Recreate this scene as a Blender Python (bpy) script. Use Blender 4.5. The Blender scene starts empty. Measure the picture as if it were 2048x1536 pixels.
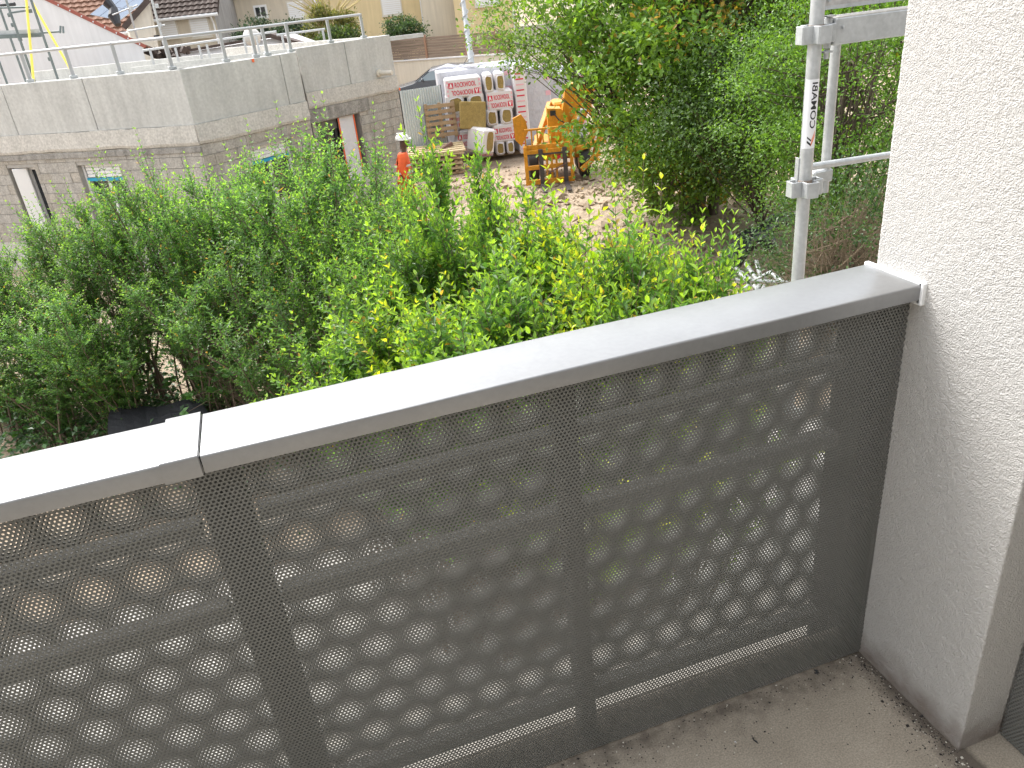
import bpy, math, random
import numpy as np
from mathutils import Vector, Matrix, Euler
random.seed(7); rng = np.random.default_rng(7)
SC = bpy.context.scene
# ------------------------------------------------------------------ camera
YAW, PITCH, ROLL, FPX = 0.2727, 0.467, -0.1083, 1546.9
CAM = np.array([-1.1794, -1.1631, 1.6104])
cf = np.array([math.sin(YAW)*math.cos(PITCH), math.cos(YAW)*math.cos(PITCH), -math.sin(PITCH)])
r0 = np.cross(cf, [0, 0, 1]); r0 /= np.linalg.norm(r0); u0 = np.cross(r0, cf)
cr = math.cos(ROLL)*r0+math.sin(ROLL)*u0; cu = -math.sin(ROLL)*r0+math.cos(ROLL)*u0
cam = bpy.data.cameras.new('camera'); camo = bpy.data.objects.new('camera', cam)
SC.collection.objects.link(camo); SC.camera = camo
camo.matrix_world = Matrix(((cr[0], cu[0], -cf[0], CAM[0]), (cr[1], cu[1], -cf[1], CAM[1]), (cr[2], cu[2], -cf[2], CAM[2]), (0, 0, 0, 1)))
cam.sensor_width = 36; cam.lens = 36*FPX/2048; cam.clip_start = .02; cam.clip_end = 2000
# ------------------------------------------------------------------ world, sun, exposure
SUN_EL, SUN_AZ = math.radians(54), math.radians(328)      # azimuth from +Y clockwise
w = bpy.data.worlds.new('World'); SC.world = w; w.use_nodes = True
nt = w.node_tree; nt.nodes.clear()
sky = nt.nodes.new('ShaderNodeTexSky'); sky.sky_type = 'NISHITA'; sky.sun_disc = False
sky.sun_elevation = SUN_EL; sky.sun_rotation = SUN_AZ; sky.air_density = 1.6; sky.dust_density = 4; sky.ozone_density = 1
hs = nt.nodes.new('ShaderNodeHueSaturation'); hs.inputs['Saturation'].default_value = .22
bg = nt.nodes.new('ShaderNodeBackground'); bg.inputs[1].default_value = .15
wo = nt.nodes.new('ShaderNodeOutputWorld')
nt.links.new(sky.outputs[0], hs.inputs['Color']); nt.links.new(hs.outputs[0], bg.inputs[0]); nt.links.new(bg.outputs[0], wo.inputs[0])
sl = bpy.data.lights.new('sun', 'SUN'); sl.energy = 0.95; sl.angle = math.radians(24); sl.color = (1, .96, .9)
so = bpy.data.objects.new('sun', sl); SC.collection.objects.link(so)
sd = Vector((math.sin(SUN_AZ)*math.cos(SUN_EL), math.cos(SUN_AZ)*math.cos(SUN_EL), math.sin(SUN_EL)))
so.rotation_euler = sd.to_track_quat('Z', 'Y').to_euler()
vs = SC.view_settings; vs.view_transform = 'Standard'; vs.look = 'None'; vs.gamma = 1; vs.use_curve_mapping = False
vs.exposure = 1.6
SC.cycles.max_bounces = 8; SC.cycles.diffuse_bounces = 4; SC.cycles.transparent_max_bounces = 12

G = -2.7        # ground level below the balcony floor
# ------------------------------------------------------------------ helpers
def ray(x, y): return (x-1024)/FPX*cr-(y-768)/FPX*cu+cf
def atz(x, y, z):
    d = ray(x, y); return CAM+d*(z-CAM[2])/d[2]
def atd(x, y, t): return CAM+ray(x, y)*t
def ath(x, y, h):
    d = ray(x, y); return CAM+d*h/math.hypot(d[0], d[1])

def mat(name, col, rough=.7, var=.0, vscale=3., stretch=None, col2=None, bump=0, bscale=40, metal=0, spec=.5, streak=0, fine=0, fscale=150, trans=0):
    m = bpy.data.materials.new(name); m.use_nodes = True; t = m.node_tree; N = t.nodes; L = t.links
    b = N['Principled BSDF']; b.inputs['Roughness'].default_value = rough; b.inputs['Metallic'].default_value = metal
    b.inputs['Specular IOR Level'].default_value = spec
    c4 = lambda c: (c[0], c[1], c[2], 1)
    tc = N.new('ShaderNodeTexCoord'); geo = N.new('ShaderNodeNewGeometry')
    out = None
    if var or col2:
        n = N.new('ShaderNodeTexNoise'); n.inputs['Scale'].default_value = vscale; n.inputs['Detail'].default_value = 7; n.inputs['Roughness'].default_value = .65
        if stretch:
            mp = N.new('ShaderNodeMapping'); mp.inputs['Scale'].default_value = stretch; L.new(geo.outputs['Position'], mp.inputs['Vector']); L.new(mp.outputs[0], n.inputs['Vector'])
        else: L.new(geo.outputs['Position'], n.inputs['Vector'])
        r = N.new('ShaderNodeValToRGB'); r.color_ramp.elements[0].position = .32; r.color_ramp.elements[1].position = .68
        k = col2 or tuple(x*(1-var) for x in col)
        r.color_ramp.elements[0].color = c4(k); r.color_ramp.elements[1].color = c4(col)
        L.new(n.outputs['Fac'], r.inputs['Fac']); out = r.outputs['Color']
    if streak:
        mp = N.new('ShaderNodeMapping'); mp.inputs['Scale'].default_value = (6, 6, .45); L.new(geo.outputs['Position'], mp.inputs['Vector'])
        n = N.new('ShaderNodeTexNoise'); n.inputs['Scale'].default_value = 1.3; n.inputs['Detail'].default_value = 6; L.new(mp.outputs[0], n.inputs['Vector'])
        mr = N.new('ShaderNodeMapRange'); mr.inputs[1].default_value = .35; mr.inputs[2].default_value = .75; mr.inputs[3].default_value = 1-streak; mr.inputs[4].default_value = 1.04
        L.new(n.outputs['Fac'], mr.inputs[0])
        mx = N.new('ShaderNodeMix'); mx.data_type = 'RGBA'; mx.blend_type = 'MULTIPLY'; mx.inputs[0].default_value = 1
        if out: L.new(out, mx.inputs[6])
        else: mx.inputs[6].default_value = c4(col)
        L.new(mr.outputs[0], mx.inputs[7]); out = mx.outputs[2]
    if fine:
        n = N.new('ShaderNodeTexNoise'); n.inputs['Scale'].default_value = fscale; n.inputs['Detail'].default_value = 3; L.new(geo.outputs['Position'], n.inputs['Vector'])
        mr = N.new('ShaderNodeMapRange'); mr.inputs[1].default_value = .3; mr.inputs[2].default_value = .7; mr.inputs[3].default_value = 1-fine; mr.inputs[4].default_value = 1+fine*.4
        L.new(n.outputs['Fac'], mr.inputs[0])
        mx = N.new('ShaderNodeMix'); mx.data_type = 'RGBA'; mx.blend_type = 'MULTIPLY'; mx.inputs[0].default_value = 1
        if out: L.new(out, mx.inputs[6])
        else: mx.inputs[6].default_value = c4(col)
        L.new(mr.outputs[0], mx.inputs[7]); out = mx.outputs[2]
    if out: L.new(out, b.inputs['Base Color'])
    else: b.inputs['Base Color'].default_value = c4(col)
    if bump:
        n = N.new('ShaderNodeTexNoise'); n.inputs['Scale'].default_value = bscale; n.inputs['Detail'].default_value = 4; L.new(geo.outputs['Position'], n.inputs['Vector'])
        bp = N.new('ShaderNodeBump'); bp.inputs['Strength'].default_value = min(1, bump); bp.inputs['Distance'].default_value = .35/bscale
        L.new(n.outputs['Fac'], bp.inputs['Height']); L.new(bp.outputs[0], b.inputs['Normal'])
    if trans: b.inputs['Transmission Weight'].default_value = trans
    return m

def leafmat(name, gloss=.38, trans=.45):
    m = bpy.data.materials.new(name); m.use_nodes = True; t = m.node_tree; N = t.nodes; L = t.links; b = N['Principled BSDF']
    a = N.new('ShaderNodeAttribute'); a.attribute_name = 'Col'
    oi = N.new('ShaderNodeObjectInfo')
    h = N.new('ShaderNodeHueSaturation'); mr = N.new('ShaderNodeMapRange'); mr.inputs[3].default_value = .88; mr.inputs[4].default_value = 1.15
    L.new(oi.outputs['Random'], mr.inputs[0]); L.new(mr.outputs[0], h.inputs['Value'])
    L.new(a.outputs['Color'], h.inputs['Color']); L.new(h.outputs[0], b.inputs['Base Color'])
    b.inputs['Roughness'].default_value = gloss; b.inputs['Specular IOR Level'].default_value = .55
    tr = N.new('ShaderNodeBsdfTranslucent'); g = N.new('ShaderNodeHueSaturation'); g.inputs['Hue'].default_value = .485; g.inputs['Saturation'].default_value = 1.1; g.inputs['Value'].default_value = 1.7
    L.new(h.outputs[0], g.inputs['Color']); L.new(g.outputs[0], tr.inputs['Color'])
    mx = N.new('ShaderNodeMixShader'); mx.inputs[0].default_value = trans
    L.new(b.outputs[0], mx.inputs[1]); L.new(tr.outputs[0], mx.inputs[2]); L.new(mx.outputs[0], N['Material Output'].inputs['Surface'])
    return m

def link(o): SC.collection.objects.link(o); return o
def tag(o, label=None, cat=None, group=None, kind=None):
    if label: o['label'] = label
    if cat: o['category'] = cat
    if group: o['group'] = group
    if kind: o['kind'] = kind
    return o
def thing(name, label, cat, loc=(0, 0, 0), rz=0, group=None):
    o = link(bpy.data.objects.new(name, None)); o.empty_display_size = .2
    o.location = loc; o.rotation_euler = (0, 0, rz); return tag(o, label, cat, group)
class MB:
    def __init__(s): s.v = []; s.f = []
    def add(s, vs_, fs):
        k = len(s.v); s.v += [tuple(map(float, v)) for v in vs_]; s.f += [tuple(i+k for i in f) for f in fs]; return s
    def box(s, c, d, rz=0, M=None, ch=0):
        x, y, z = d[0]/2, d[1]/2, d[2]/2
        if M is None: M = Matrix.Rotation(rz, 3, 'Z')
        c = Vector(c)
        if ch:   # chamfered box, 24 verts
            vs_ = []; idx = {}
            for sx in (-1, 1):
                for sy in (-1, 1):
                    for sz in (-1, 1):
                        for a in range(3):
                            p = [sx*x, sy*y, sz*z]
                            for b in range(3):
                                if b != a: p[b] -= (sx, sy, sz)[b]*ch
                            idx[(sx, sy, sz, a)] = len(vs_); vs_.append(c+M @ Vector(p))
            F = []
            for a in range(3):
                o1, o2 = [(1, 2), (2, 0), (0, 1)][a]
                for sg in (-1, 1):
                    q = []
                    for e1, e2 in ((-1, -1), (1, -1), (1, 1), (-1, 1)):
                        k = [0, 0, 0]; k[a] = sg; k[o1] = e1; k[o2] = e2; q.append(idx[(*k, a)])
                    F.append(tuple(q if sg > 0 else q[::-1]))
            for a in range(3):   # edges along axis a
                o1, o2 = [(1, 2), (2, 0), (0, 1)][a]
                for e1 in (-1, 1):
                    for e2 in (-1, 1):
                        q = []
                        for sg, ax in ((-1, o1), (1, o1), (1, o2), (-1, o2)):
                            k = [0, 0, 0]; k[a] = sg; k[o1] = e1; k[o2] = e2; q.append(idx[(*k, ax)])
                        F.append(tuple(q if e1*e2 < 0 else q[::-1]))
            for sx in (-1, 1):
                for sy in (-1, 1):
                    for sz in (-1, 1):
                        q = [idx[(sx, sy, sz, a)] for a in range(3)]; F.append(tuple(q if sx*sy*sz > 0 else q[::-1]))
            return s.add(vs_, F)
        vs_ = [c+M @ Vector((a*x, b*y, e*z)) for a in (-1, 1) for b in (-1, 1) for e in (-1, 1)]
        return s.add(vs_, [(0, 1, 3, 2), (4, 6, 7, 5), (0, 4, 5, 1), (2, 3, 7, 6), (0, 2, 6, 4), (1, 5, 7, 3)])
    def tube(s, pts, rad, n=8, cap=True):
        pts = [Vector(p) for p in pts]
        if not hasattr(rad, '__len__'): rad = [rad]*len(pts)
        rings = []; up = None; k0 = len(s.v); vs_ = []
        for i, p in enumerate(pts):
            d = (pts[min(i+1, len(pts)-1)]-pts[max(i-1, 0)])
            d = d.normalized() if d.length > 1e-9 else Vector((0, 0, 1))
            if up is None: up = d.orthogonal().normalized()
            else:
                up = up-d*up.dot(d)
                up = up.normalized() if up.length > 1e-6 else d.orthogonal().normalized()
            b = d.cross(up)
            vs_ += [p+(up*math.cos(2*math.pi*j/n)+b*math.sin(2*math.pi*j/n))*rad[i] for j in range(n)]
        F = []
        for i in range(len(pts)-1):
            for j in range(n): F.append((i*n+j, i*n+(j+1) % n, (i+1)*n+(j+1) % n, (i+1)*n+j))
        if cap: F.append(tuple(range(n))[::-1]); F.append(tuple((len(pts)-1)*n+j for j in range(n)))
        return s.add(vs_, F)
    def beam(s, a, b, wd, ht, up=(0, 0, 1), ch=0):
        a = Vector(a); b = Vector(b); x = (b-a).normalized(); y = Vector(up).cross(x).normalized(); z = x.cross(y)
        return s.box((a+b)/2, ((b-a).length, wd, ht), M=Matrix((x, y, z)).transposed(), ch=ch)
    def prism(s, poly, z0, z1):
        n = len(poly); vs_ = [(p[0], p[1], z0) for p in poly]+[(p[0], p[1], z1) for p in poly]
        return s.add(vs_, [tuple(range(n))[::-1], tuple(range(n, 2*n))]+[(i, (i+1) % n, n+(i+1) % n, n+i) for i in range(n)])
    def extr(s, poly, o, ux, uy, un, t):  # polygon in (ux,uy) plane at origin o, extruded along un by t
        o, ux, uy, un = map(Vector, (o, ux, uy, un)); n = len(poly)
        vs_ = [o+ux*a+uy*b for a, b in poly]+[o+ux*a+uy*b+un*t for a, b in poly]
        return s.add(vs_, [tuple(range(n)), tuple(range(n, 2*n))[::-1]]+[(i, n+i, n+(i+1) % n, (i+1) % n) for i in range(n)])
    def ball(s, c, r, nu=16, nv=10, sc=(1, 1, 1)):
        vs_ = [(c[0], c[1], c[2]-r*sc[2])]
        for i in range(1, nv):
            a = -math.pi/2+math.pi*i/nv
            for j in range(nu): vs_.append((c[0]+r*sc[0]*math.cos(a)*math.cos(2*math.pi*j/nu), c[1]+r*sc[1]*math.cos(a)*math.sin(2*math.pi*j/nu), c[2]+r*sc[2]*math.sin(a)))
        vs_.append((c[0], c[1], c[2]+r*sc[2])); F = []
        for j in range(nu):
            F.append((0, 1+(j+1) % nu, 1+j)); F.append((len(vs_)-1, 1+(nv-2)*nu+j, 1+(nv-2)*nu+(j+1) % nu))
            for i in range(nv-2): F.append((1+i*nu+j, 1+i*nu+(j+1) % nu, 1+(i+1)*nu+(j+1) % nu, 1+(i+1)*nu+j))
        return s.add(vs_, F)
    def mesh(s, name, m, smooth=False):
        me = bpy.data.meshes.new(name); me.from_pydata(s.v, [], s.f); me.materials.append(m)
        if smooth: me.shade_smooth() if hasattr(me, 'shade_smooth') else None
        me.update(); return me
    def obj(s, name, m, parent=None, smooth=False, world=False):
        o = link(bpy.data.objects.new(name, s.mesh(name, m, smooth)))
        if parent is not None:
            o.parent = parent
            if world: o.matrix_parent_inverse = Matrix.LocRotScale(parent.location, parent.rotation_euler, parent.scale).inverted()
        if smooth:
            try: o.data.set_sharp_from_angle(angle=math.radians(40))
            except Exception: pass
        return o
def part(me, name, parent, loc=(0, 0, 0), rot=(0, 0, 0), sc=(1, 1, 1)):
    o = link(bpy.data.objects.new(name, me)); o.parent = parent; o.location = loc; o.rotation_euler = rot; o.scale = sc; return o
def npmesh(name, V, Q, m, col=None, smooth=False):
    """V (n,3) float array, Q (k,4) or (k,3) int array"""
    me = bpy.data.meshes.new(name); V = np.asarray(V, np.float32); Q = np.asarray(Q, np.int32); k, c = Q.shape
    me.vertices.add(len(V)); me.vertices.foreach_set('co', V.ravel())
    me.loops.add(k*c); me.loops.foreach_set('vertex_index', Q.ravel())
    me.polygons.add(k); me.polygons.foreach_set('loop_start', np.arange(0, k*c, c, dtype=np.int32))
    try: me.polygons.foreach_set('loop_total', np.full(k, c, np.int32))
    except Exception: pass
    me.polygons.foreach_set('use_smooth', np.full(k, smooth))
    me.materials.append(m)
    if col is not None:
        a = me.attributes.new('Col', 'FLOAT_COLOR', 'POINT'); c4 = np.ones((len(V), 4), np.float32); c4[:, :3] = col; a.data.foreach_set('color', c4.ravel())
    me.update(calc_edges=True); return me
def text_mesh(txt, size, m, thick=.0, off=0.0, name='lettering'):
    cu_ = bpy.data.curves.new(name, 'FONT'); cu_.body = txt; cu_.size = size; cu_.align_x = 'CENTER'; cu_.align_y = 'CENTER'; cu_.offset = off*size; cu_.resolution_u = 3
    o = bpy.data.objects.new('t', cu_); link(o); dg = bpy.context.evaluated_depsgraph_get()
    me = bpy.data.meshes.new_from_object(o.evaluated_get(dg)); bpy.data.objects.remove(o); me.name = name
    me.materials.clear(); me.materials.append(m); return me
def frame_rot(x, y):      # rotation whose local X is x and local Y is y
    x = Vector(x).normalized(); y = Vector(y); z = x.cross(y).normalized(); y = z.cross(x); return Matrix((x, y, z)).transposed()

# ------------------------------------------------------------------ materials
M = {}
M['sheet'] = mat('powder_coated_sheet', (.145, .147, .138), .5, fine=.05, fscale=60)
M['coping'] = mat('coping_paint', (.30, .303, .308), .34, var=.14, vscale=3.5, fine=.05, fscale=90, spec=.35, metal=.65, bump=.04, bscale=9)
M['frame'] = mat('frame_metal', (.13, .13, .122), .55)
M['rail'] = mat('rail_paint', (.30, .30, .285), .5)
M['sealant'] = mat('sealant', (.8, .82, .84), .5)
M['slab'] = mat('slab_concrete', (.40, .37, .33), .9, var=.25, vscale=8, fine=.3, bump=.5, bscale=160)
M['ceiling'] = mat('ceiling_paint', (.62, .61, .59), .9)
M['concrete'] = mat('formwork_concrete', (.60, .60, .575), .8, var=.22, vscale=.7, streak=.14, fine=.12, fscale=20, bump=.3, bscale=25)
M['concrete2'] = mat('rough_concrete', (.62, .595, .55), .9, var=.15, vscale=2.5, streak=.08, fine=.25, fscale=25, bump=.6, bscale=30)
M['drip'] = mat('stained_concrete', (.50, .475, .44), .9, var=.35, vscale=5, streak=.45, fine=.3, fscale=30, bump=.6, bscale=30)
M['mortar'] = mat('mortar', (.40, .38, .35), .95, var=.2, vscale=9, bump=.5, bscale=40)
BLK = [mat('cement_block', (.52, .49, .445), .95, var=.2, vscale=4, streak=.2, fine=.3, fscale=30, bump=.6, bscale=50),
       mat('cement_block_pale', (.55, .52, .475), .95, var=.25, vscale=3, streak=.25, fine=.3, fscale=30, bump=.6, bscale=50),
       mat('cement_block_tan', (.52, .48, .42), .95, var=.25, vscale=5, streak=.2, fine=.3, fscale=30, bump=.6, bscale=50)]
M['white_render'] = mat('white_render', (.66, .66, .675), .9, var=.1, vscale=.7, streak=.06)
M['house_render'] = mat('house_render', (.26, .255, .245), .9, var=.06)
M['cream'] = mat('cream_render', (.62, .55, .44), .9, var=.1, vscale=.6, streak=.1)
M['cream_pale'] = mat('pale_cream_render', (.68, .63, .54), .9, var=.08, vscale=.6, streak=.1)
M['yellow_wall'] = mat('yellow_render', (.72, .58, .34), .9, var=.08, vscale=.6, streak=.08)
M['grey_wall'] = mat('grey_render', (.42, .41, .40), .9, var=.2, vscale=.8, streak=.25)
M['shutter'] = mat('shutter_white', (.78, .78, .78), .5)
M['glass'] = mat('window_glass', (.03, .035, .04), .06, spec=.8)
M['pvc'] = mat('white_pvc', (.75, .75, .75), .4)
M['darkframe'] = mat('dark_frame', (.06, .06, .06), .5)
M['tile_red'] = mat('red_verge_tile', (.27, .065, .04), .7, var=.2, vscale=4)
M['tile_terra'] = mat('terracotta_tile', (.24, .12, .08), .8, var=.35, vscale=3)
M['tile_brown'] = mat('brown_tile', (.085, .06, .05), .8, var=.4, vscale=4)
M['tile_orange'] = mat('orange_tile', (.25, .13, .085), .8, var=.3, vscale=3)
M['galv'] = mat('galvanised_steel', (.50, .52, .53), .42, metal=.35, var=.22, vscale=14, fine=.1, fscale=60, bump=.06, bscale=50)
M['alu'] = mat('aluminium', (.42, .43, .44), .4, metal=.3, var=.1)
M['rust'] = mat('rusty_weld', (.34, .27, .22), .8, var=.3, vscale=60)
M['beamtop'] = mat('cement_splashed_top', (.62, .60, .57), .9, var=.25, vscale=30, bump=.5, bscale=80)
M['scaf_dark'] = mat('weathered_steel', (.16, .19, .19), .5, metal=.3, var=.3, vscale=8)
M['yellow_tube'] = mat('yellow_brace', (.80, .66, .10), .5)
M['wood'] = mat('weathered_fence_wood', (.30, .225, .17), .85, var=.5, vscale=1.5, stretch=(.35, .35, 6))
M['wood_post'] = mat('fence_post_wood', (.34, .20, .13), .85, var=.2)
M['pine'] = mat('pale_timber', (.62, .50, .31), .8, var=.2, vscale=5)
M['pallet'] = mat('pallet_wood', (.45, .32, .20), .85, var=.3, vscale=8)
M['brown_timber'] = mat('brown_timber', (.20, .11, .09), .7, var=.2)
M['dirt'] = mat('bare_earth', (.42, .33, .24), .95, var=.0, vscale=1.2, col2=(.29, .22, .155), fine=.35, fscale=14, bump=.9, bscale=9)
M['clod'] = mat('earth_clod', (.46, .36, .26), .95, var=.35, vscale=3, fine=.3, fscale=20)
M['bark'] = mat('bark', (.13, .10, .075), .9, var=.4, vscale=12, bump=.6, bscale=60)
M['twig'] = mat('hedge_twig', (.17, .125, .09), .85, var=.3, vscale=9)
M['drytwig'] = mat('dry_twig', (.30, .23, .16), .9, var=.3, vscale=9)
M['leaf'] = leafmat('privet_leaf'); M['leaf2'] = leafmat('tree_leaf', .5, .4)
M['orange'] = mat('machine_orange', (.80, .34, .012), .5, var=.35, vscale=5, streak=.25, fine=.15, fscale=25)
M['black_rubber'] = mat('black_rubber', (.025, .025, .027), .65)
M['black_plastic'] = mat('black_plastic', (.02, .02, .024), .3)
M['dark_steel'] = mat('fork_steel', (.09, .08, .08), .5, metal=.4, var=.3)
M['wrap'] = mat('white_plastic_wrap', (.58, .58, .63), .3, var=.06, vscale=4, bump=.7, bscale=5)
M['pack'] = mat('printed_white_film', (.70, .68, .69), .35, var=.05, vscale=5, bump=.3, bscale=14)
M['wool'] = mat('mineral_wool', (.40, .29, .10), 1, var=.3, vscale=9, fine=.35, fscale=70, bump=.8, bscale=60)
M['red_ink'] = mat('red_print', (.62, .02, .06), .5); M['pink_ink'] = mat('faded_pink_print', (.75, .42, .48), .5)
M['white_ink'] = mat('white_print', (.8, .8, .8), .5)
M['corr'] = mat('corrugated_steel', (.66, .72, .74), .45, metal=.2, var=.08, vscale=1)
M['car'] = mat('dark_grey_car_paint', (.05, .055, .065), .25, spec=.7); M['carglass'] = mat('windscreen_glass', (.16, .2, .22), .08, spec=.9)
M['hivis'] = mat('hi_vis_orange_cloth', (.85, .13, .03), .7, var=.12, vscale=12); M['skin'] = mat('skin', (.10, .055, .035), .6)
M['refl'] = mat('reflective_tape', (.6, .6, .6), .4); M['helmet'] = mat('helmet_plastic', (.8, .8, .78), .35)
M['globe'] = mat('opal_globe', (.55, .53, .50), .35); M['lamp_black'] = mat('black_lamp_post', (.02, .02, .02), .5)
M['membrane'] = mat('black_membrane', (.028, .028, .034), .75, var=.4, vscale=14, bump=.5, bscale=30)
M['blue'] = mat('blue_protective_film', (.02, .33, .52), .5); M['tape'] = mat('orange_tape', (.85, .16, .05), .6)
M['film'] = mat('white_plastic_sheet', (.70, .70, .74), .45, var=.06, vscale=3, bump=.5, bscale=7)
M['solar'] = mat('solar_cell', (.30, .36, .46), .25, spec=.9); M['toe'] = mat('worn_toe_board', (.50, .48, .46), .75, var=.25, vscale=9, fine=.2, fscale=60)
M['label_white'] = mat('label_white', (.72, .73, .76), .5); M['ink'] = mat('black_print', (.012, .012, .015), .5); M['orange_ink'] = mat('orange_print', (.72, .16, .03), .5)
M['interior_dark'] = mat('dark_interior', (.035, .033, .04), .8, var=.4, vscale=10)

# crepi render material for the pier : coarse grain relief in material on top of the displaced mesh
def crepi():
    m = mat('rough_cast_render', (.49, .48, .465), .95, var=.06, vscale=2); t = m.node_tree; N = t.nodes; L = t.links; b = N['Principled BSDF']
    geo = N.new('ShaderNodeNewGeometry')
    v = N.new('ShaderNodeTexVoronoi'); v.inputs['Scale'].default_value = 360; v.feature = 'SMOOTH_F1'
    n = N.new('ShaderNodeTexNoise'); n.inputs['Scale'].default_value = 230; n.inputs['Detail'].default_value = 3
    n2 = N.new('ShaderNodeTexNoise'); n2.inputs['Scale'].default_value = 60
    ad = N.new('ShaderNodeVectorMath'); ad.operation = 'MULTIPLY_ADD'; ad.inputs[1].default_value = (.012, .012, .012)
    L.new(geo.outputs['Position'], n2.inputs['Vector']); L.new(n2.outputs['Color'], ad.inputs[0]); L.new(geo.outputs['Position'], ad.inputs[2])
    L.new(ad.outputs[0], v.inputs['Vector']); L.new(ad.outputs[0], n.inputs['Vector'])
    s = N.new('ShaderNodeMath'); s.operation = 'SUBTRACT'; L.new(n.outputs['Fac'], s.inputs[0]); L.new(v.outputs['Distance'], s.inputs[1])
    src = b.inputs['Base Color'].links[0].from_socket; sp = N.new('ShaderNodeSeparateXYZ'); L.new(geo.outputs['Position'], sp.inputs[0])
    dn_ = N.new('ShaderNodeTexNoise'); dn_.inputs['Scale'].default_value = 16; dn_.inputs['Detail'].default_value = 6; L.new(geo.outputs['Position'], dn_.inputs['Vector'])
    zr = N.new('ShaderNodeMapRange'); zr.inputs[1].default_value = .16; zr.inputs[2].default_value = 0; L.new(sp.outputs['Z'], zr.inputs[0])
    sm = N.new('ShaderNodeMath'); sm.operation = 'ADD'; L.new(zr.outputs[0], sm.inputs[0]); L.new(dn_.outputs['Fac'], sm.inputs[1])
    fr = N.new('ShaderNodeMapRange'); fr.inputs[1].default_value = .85; fr.inputs[2].default_value = 1.5; fr.inputs[4].default_value = .75; L.new(sm.outputs[0], fr.inputs[0])
    mx = N.new('ShaderNodeMix'); mx.data_type = 'RGBA'; L.new(fr.outputs[0], mx.inputs[0]); L.new(src, mx.inputs[6]); mx.inputs[7].default_value = (.16, .12, .095, 1); L.new(mx.outputs[2], b.inputs['Base Color'])
    bp = N.new('ShaderNodeBump'); bp.inputs['Strength'].default_value = 1; bp.inputs['Distance'].default_value = .0026; L.new(s.outputs[0], bp.inputs['Height']); L.new(bp.outputs[0], b.inputs['Normal'])
    return m
M['crepi'] = crepi()
def floor_mat():
    m = mat('balcony_concrete', (.42, .37, .30), .92, var=.0, vscale=3.5, col2=(.31, .27, .215), fine=.35, fscale=260, bump=.5, bscale=220); t = m.node_tree; N = t.nodes; L = t.links; b = N['Principled BSDF']
    src = b.inputs['Base Color'].links[0].from_socket; geo = N.new('ShaderNodeNewGeometry')
    sp = N.new('ShaderNodeSeparateXYZ'); L.new(geo.outputs['Position'], sp.inputs[0])
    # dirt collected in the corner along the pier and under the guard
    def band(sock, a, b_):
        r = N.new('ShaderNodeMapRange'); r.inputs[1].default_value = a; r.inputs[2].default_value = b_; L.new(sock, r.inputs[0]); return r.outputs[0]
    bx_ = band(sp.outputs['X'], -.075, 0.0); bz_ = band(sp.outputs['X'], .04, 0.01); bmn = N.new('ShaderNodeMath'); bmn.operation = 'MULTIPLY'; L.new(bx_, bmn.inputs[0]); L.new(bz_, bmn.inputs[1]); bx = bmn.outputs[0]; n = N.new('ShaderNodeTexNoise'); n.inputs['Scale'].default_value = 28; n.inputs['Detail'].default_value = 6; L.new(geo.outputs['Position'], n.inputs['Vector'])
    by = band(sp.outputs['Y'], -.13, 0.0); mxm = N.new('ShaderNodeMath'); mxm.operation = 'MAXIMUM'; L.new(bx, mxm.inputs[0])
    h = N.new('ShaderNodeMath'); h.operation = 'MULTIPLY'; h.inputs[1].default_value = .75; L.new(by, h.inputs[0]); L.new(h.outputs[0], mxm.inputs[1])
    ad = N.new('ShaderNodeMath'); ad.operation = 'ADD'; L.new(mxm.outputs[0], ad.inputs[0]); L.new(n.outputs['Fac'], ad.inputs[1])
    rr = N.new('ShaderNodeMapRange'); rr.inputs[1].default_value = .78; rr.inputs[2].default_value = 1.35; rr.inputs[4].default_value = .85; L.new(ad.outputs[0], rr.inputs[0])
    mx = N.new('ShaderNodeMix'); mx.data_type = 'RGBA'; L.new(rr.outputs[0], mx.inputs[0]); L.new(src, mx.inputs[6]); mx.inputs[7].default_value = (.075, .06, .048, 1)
    L.new(mx.outputs[2], b.inputs['Base Color']); return m
M['floor'] = floor_mat()

# ------------------------------------------------------------------ noise
def _h(ix, iy, s=0):
    n = (ix*374761393+iy*668265263+s*1442695041) & 0xffffffff; n = ((n ^ (n >> 13))*1274126177) & 0xffffffff; return ((n ^ (n >> 16)) & 0xffff)/65535.
def vnoise(x, y, s=0):
    ix = np.floor(x).astype(np.int64); iy = np.floor(y).astype(np.int64); fx = x-ix; fy = y-iy; fx = fx*fx*(3-2*fx); fy = fy*fy*(3-2*fy)
    return (_h(ix, iy, s)*(1-fx)+_h(ix+1, iy, s)*fx)*(1-fy)+(_h(ix, iy+1, s)*(1-fx)+_h(ix+1, iy+1, s)*fx)*fy
def fbm(x, y, o=4, s=0): return sum(vnoise(x*2**i+17.3*i, y*2**i+5.1*i, s+i)/2**i for i in range(o))/2

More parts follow.
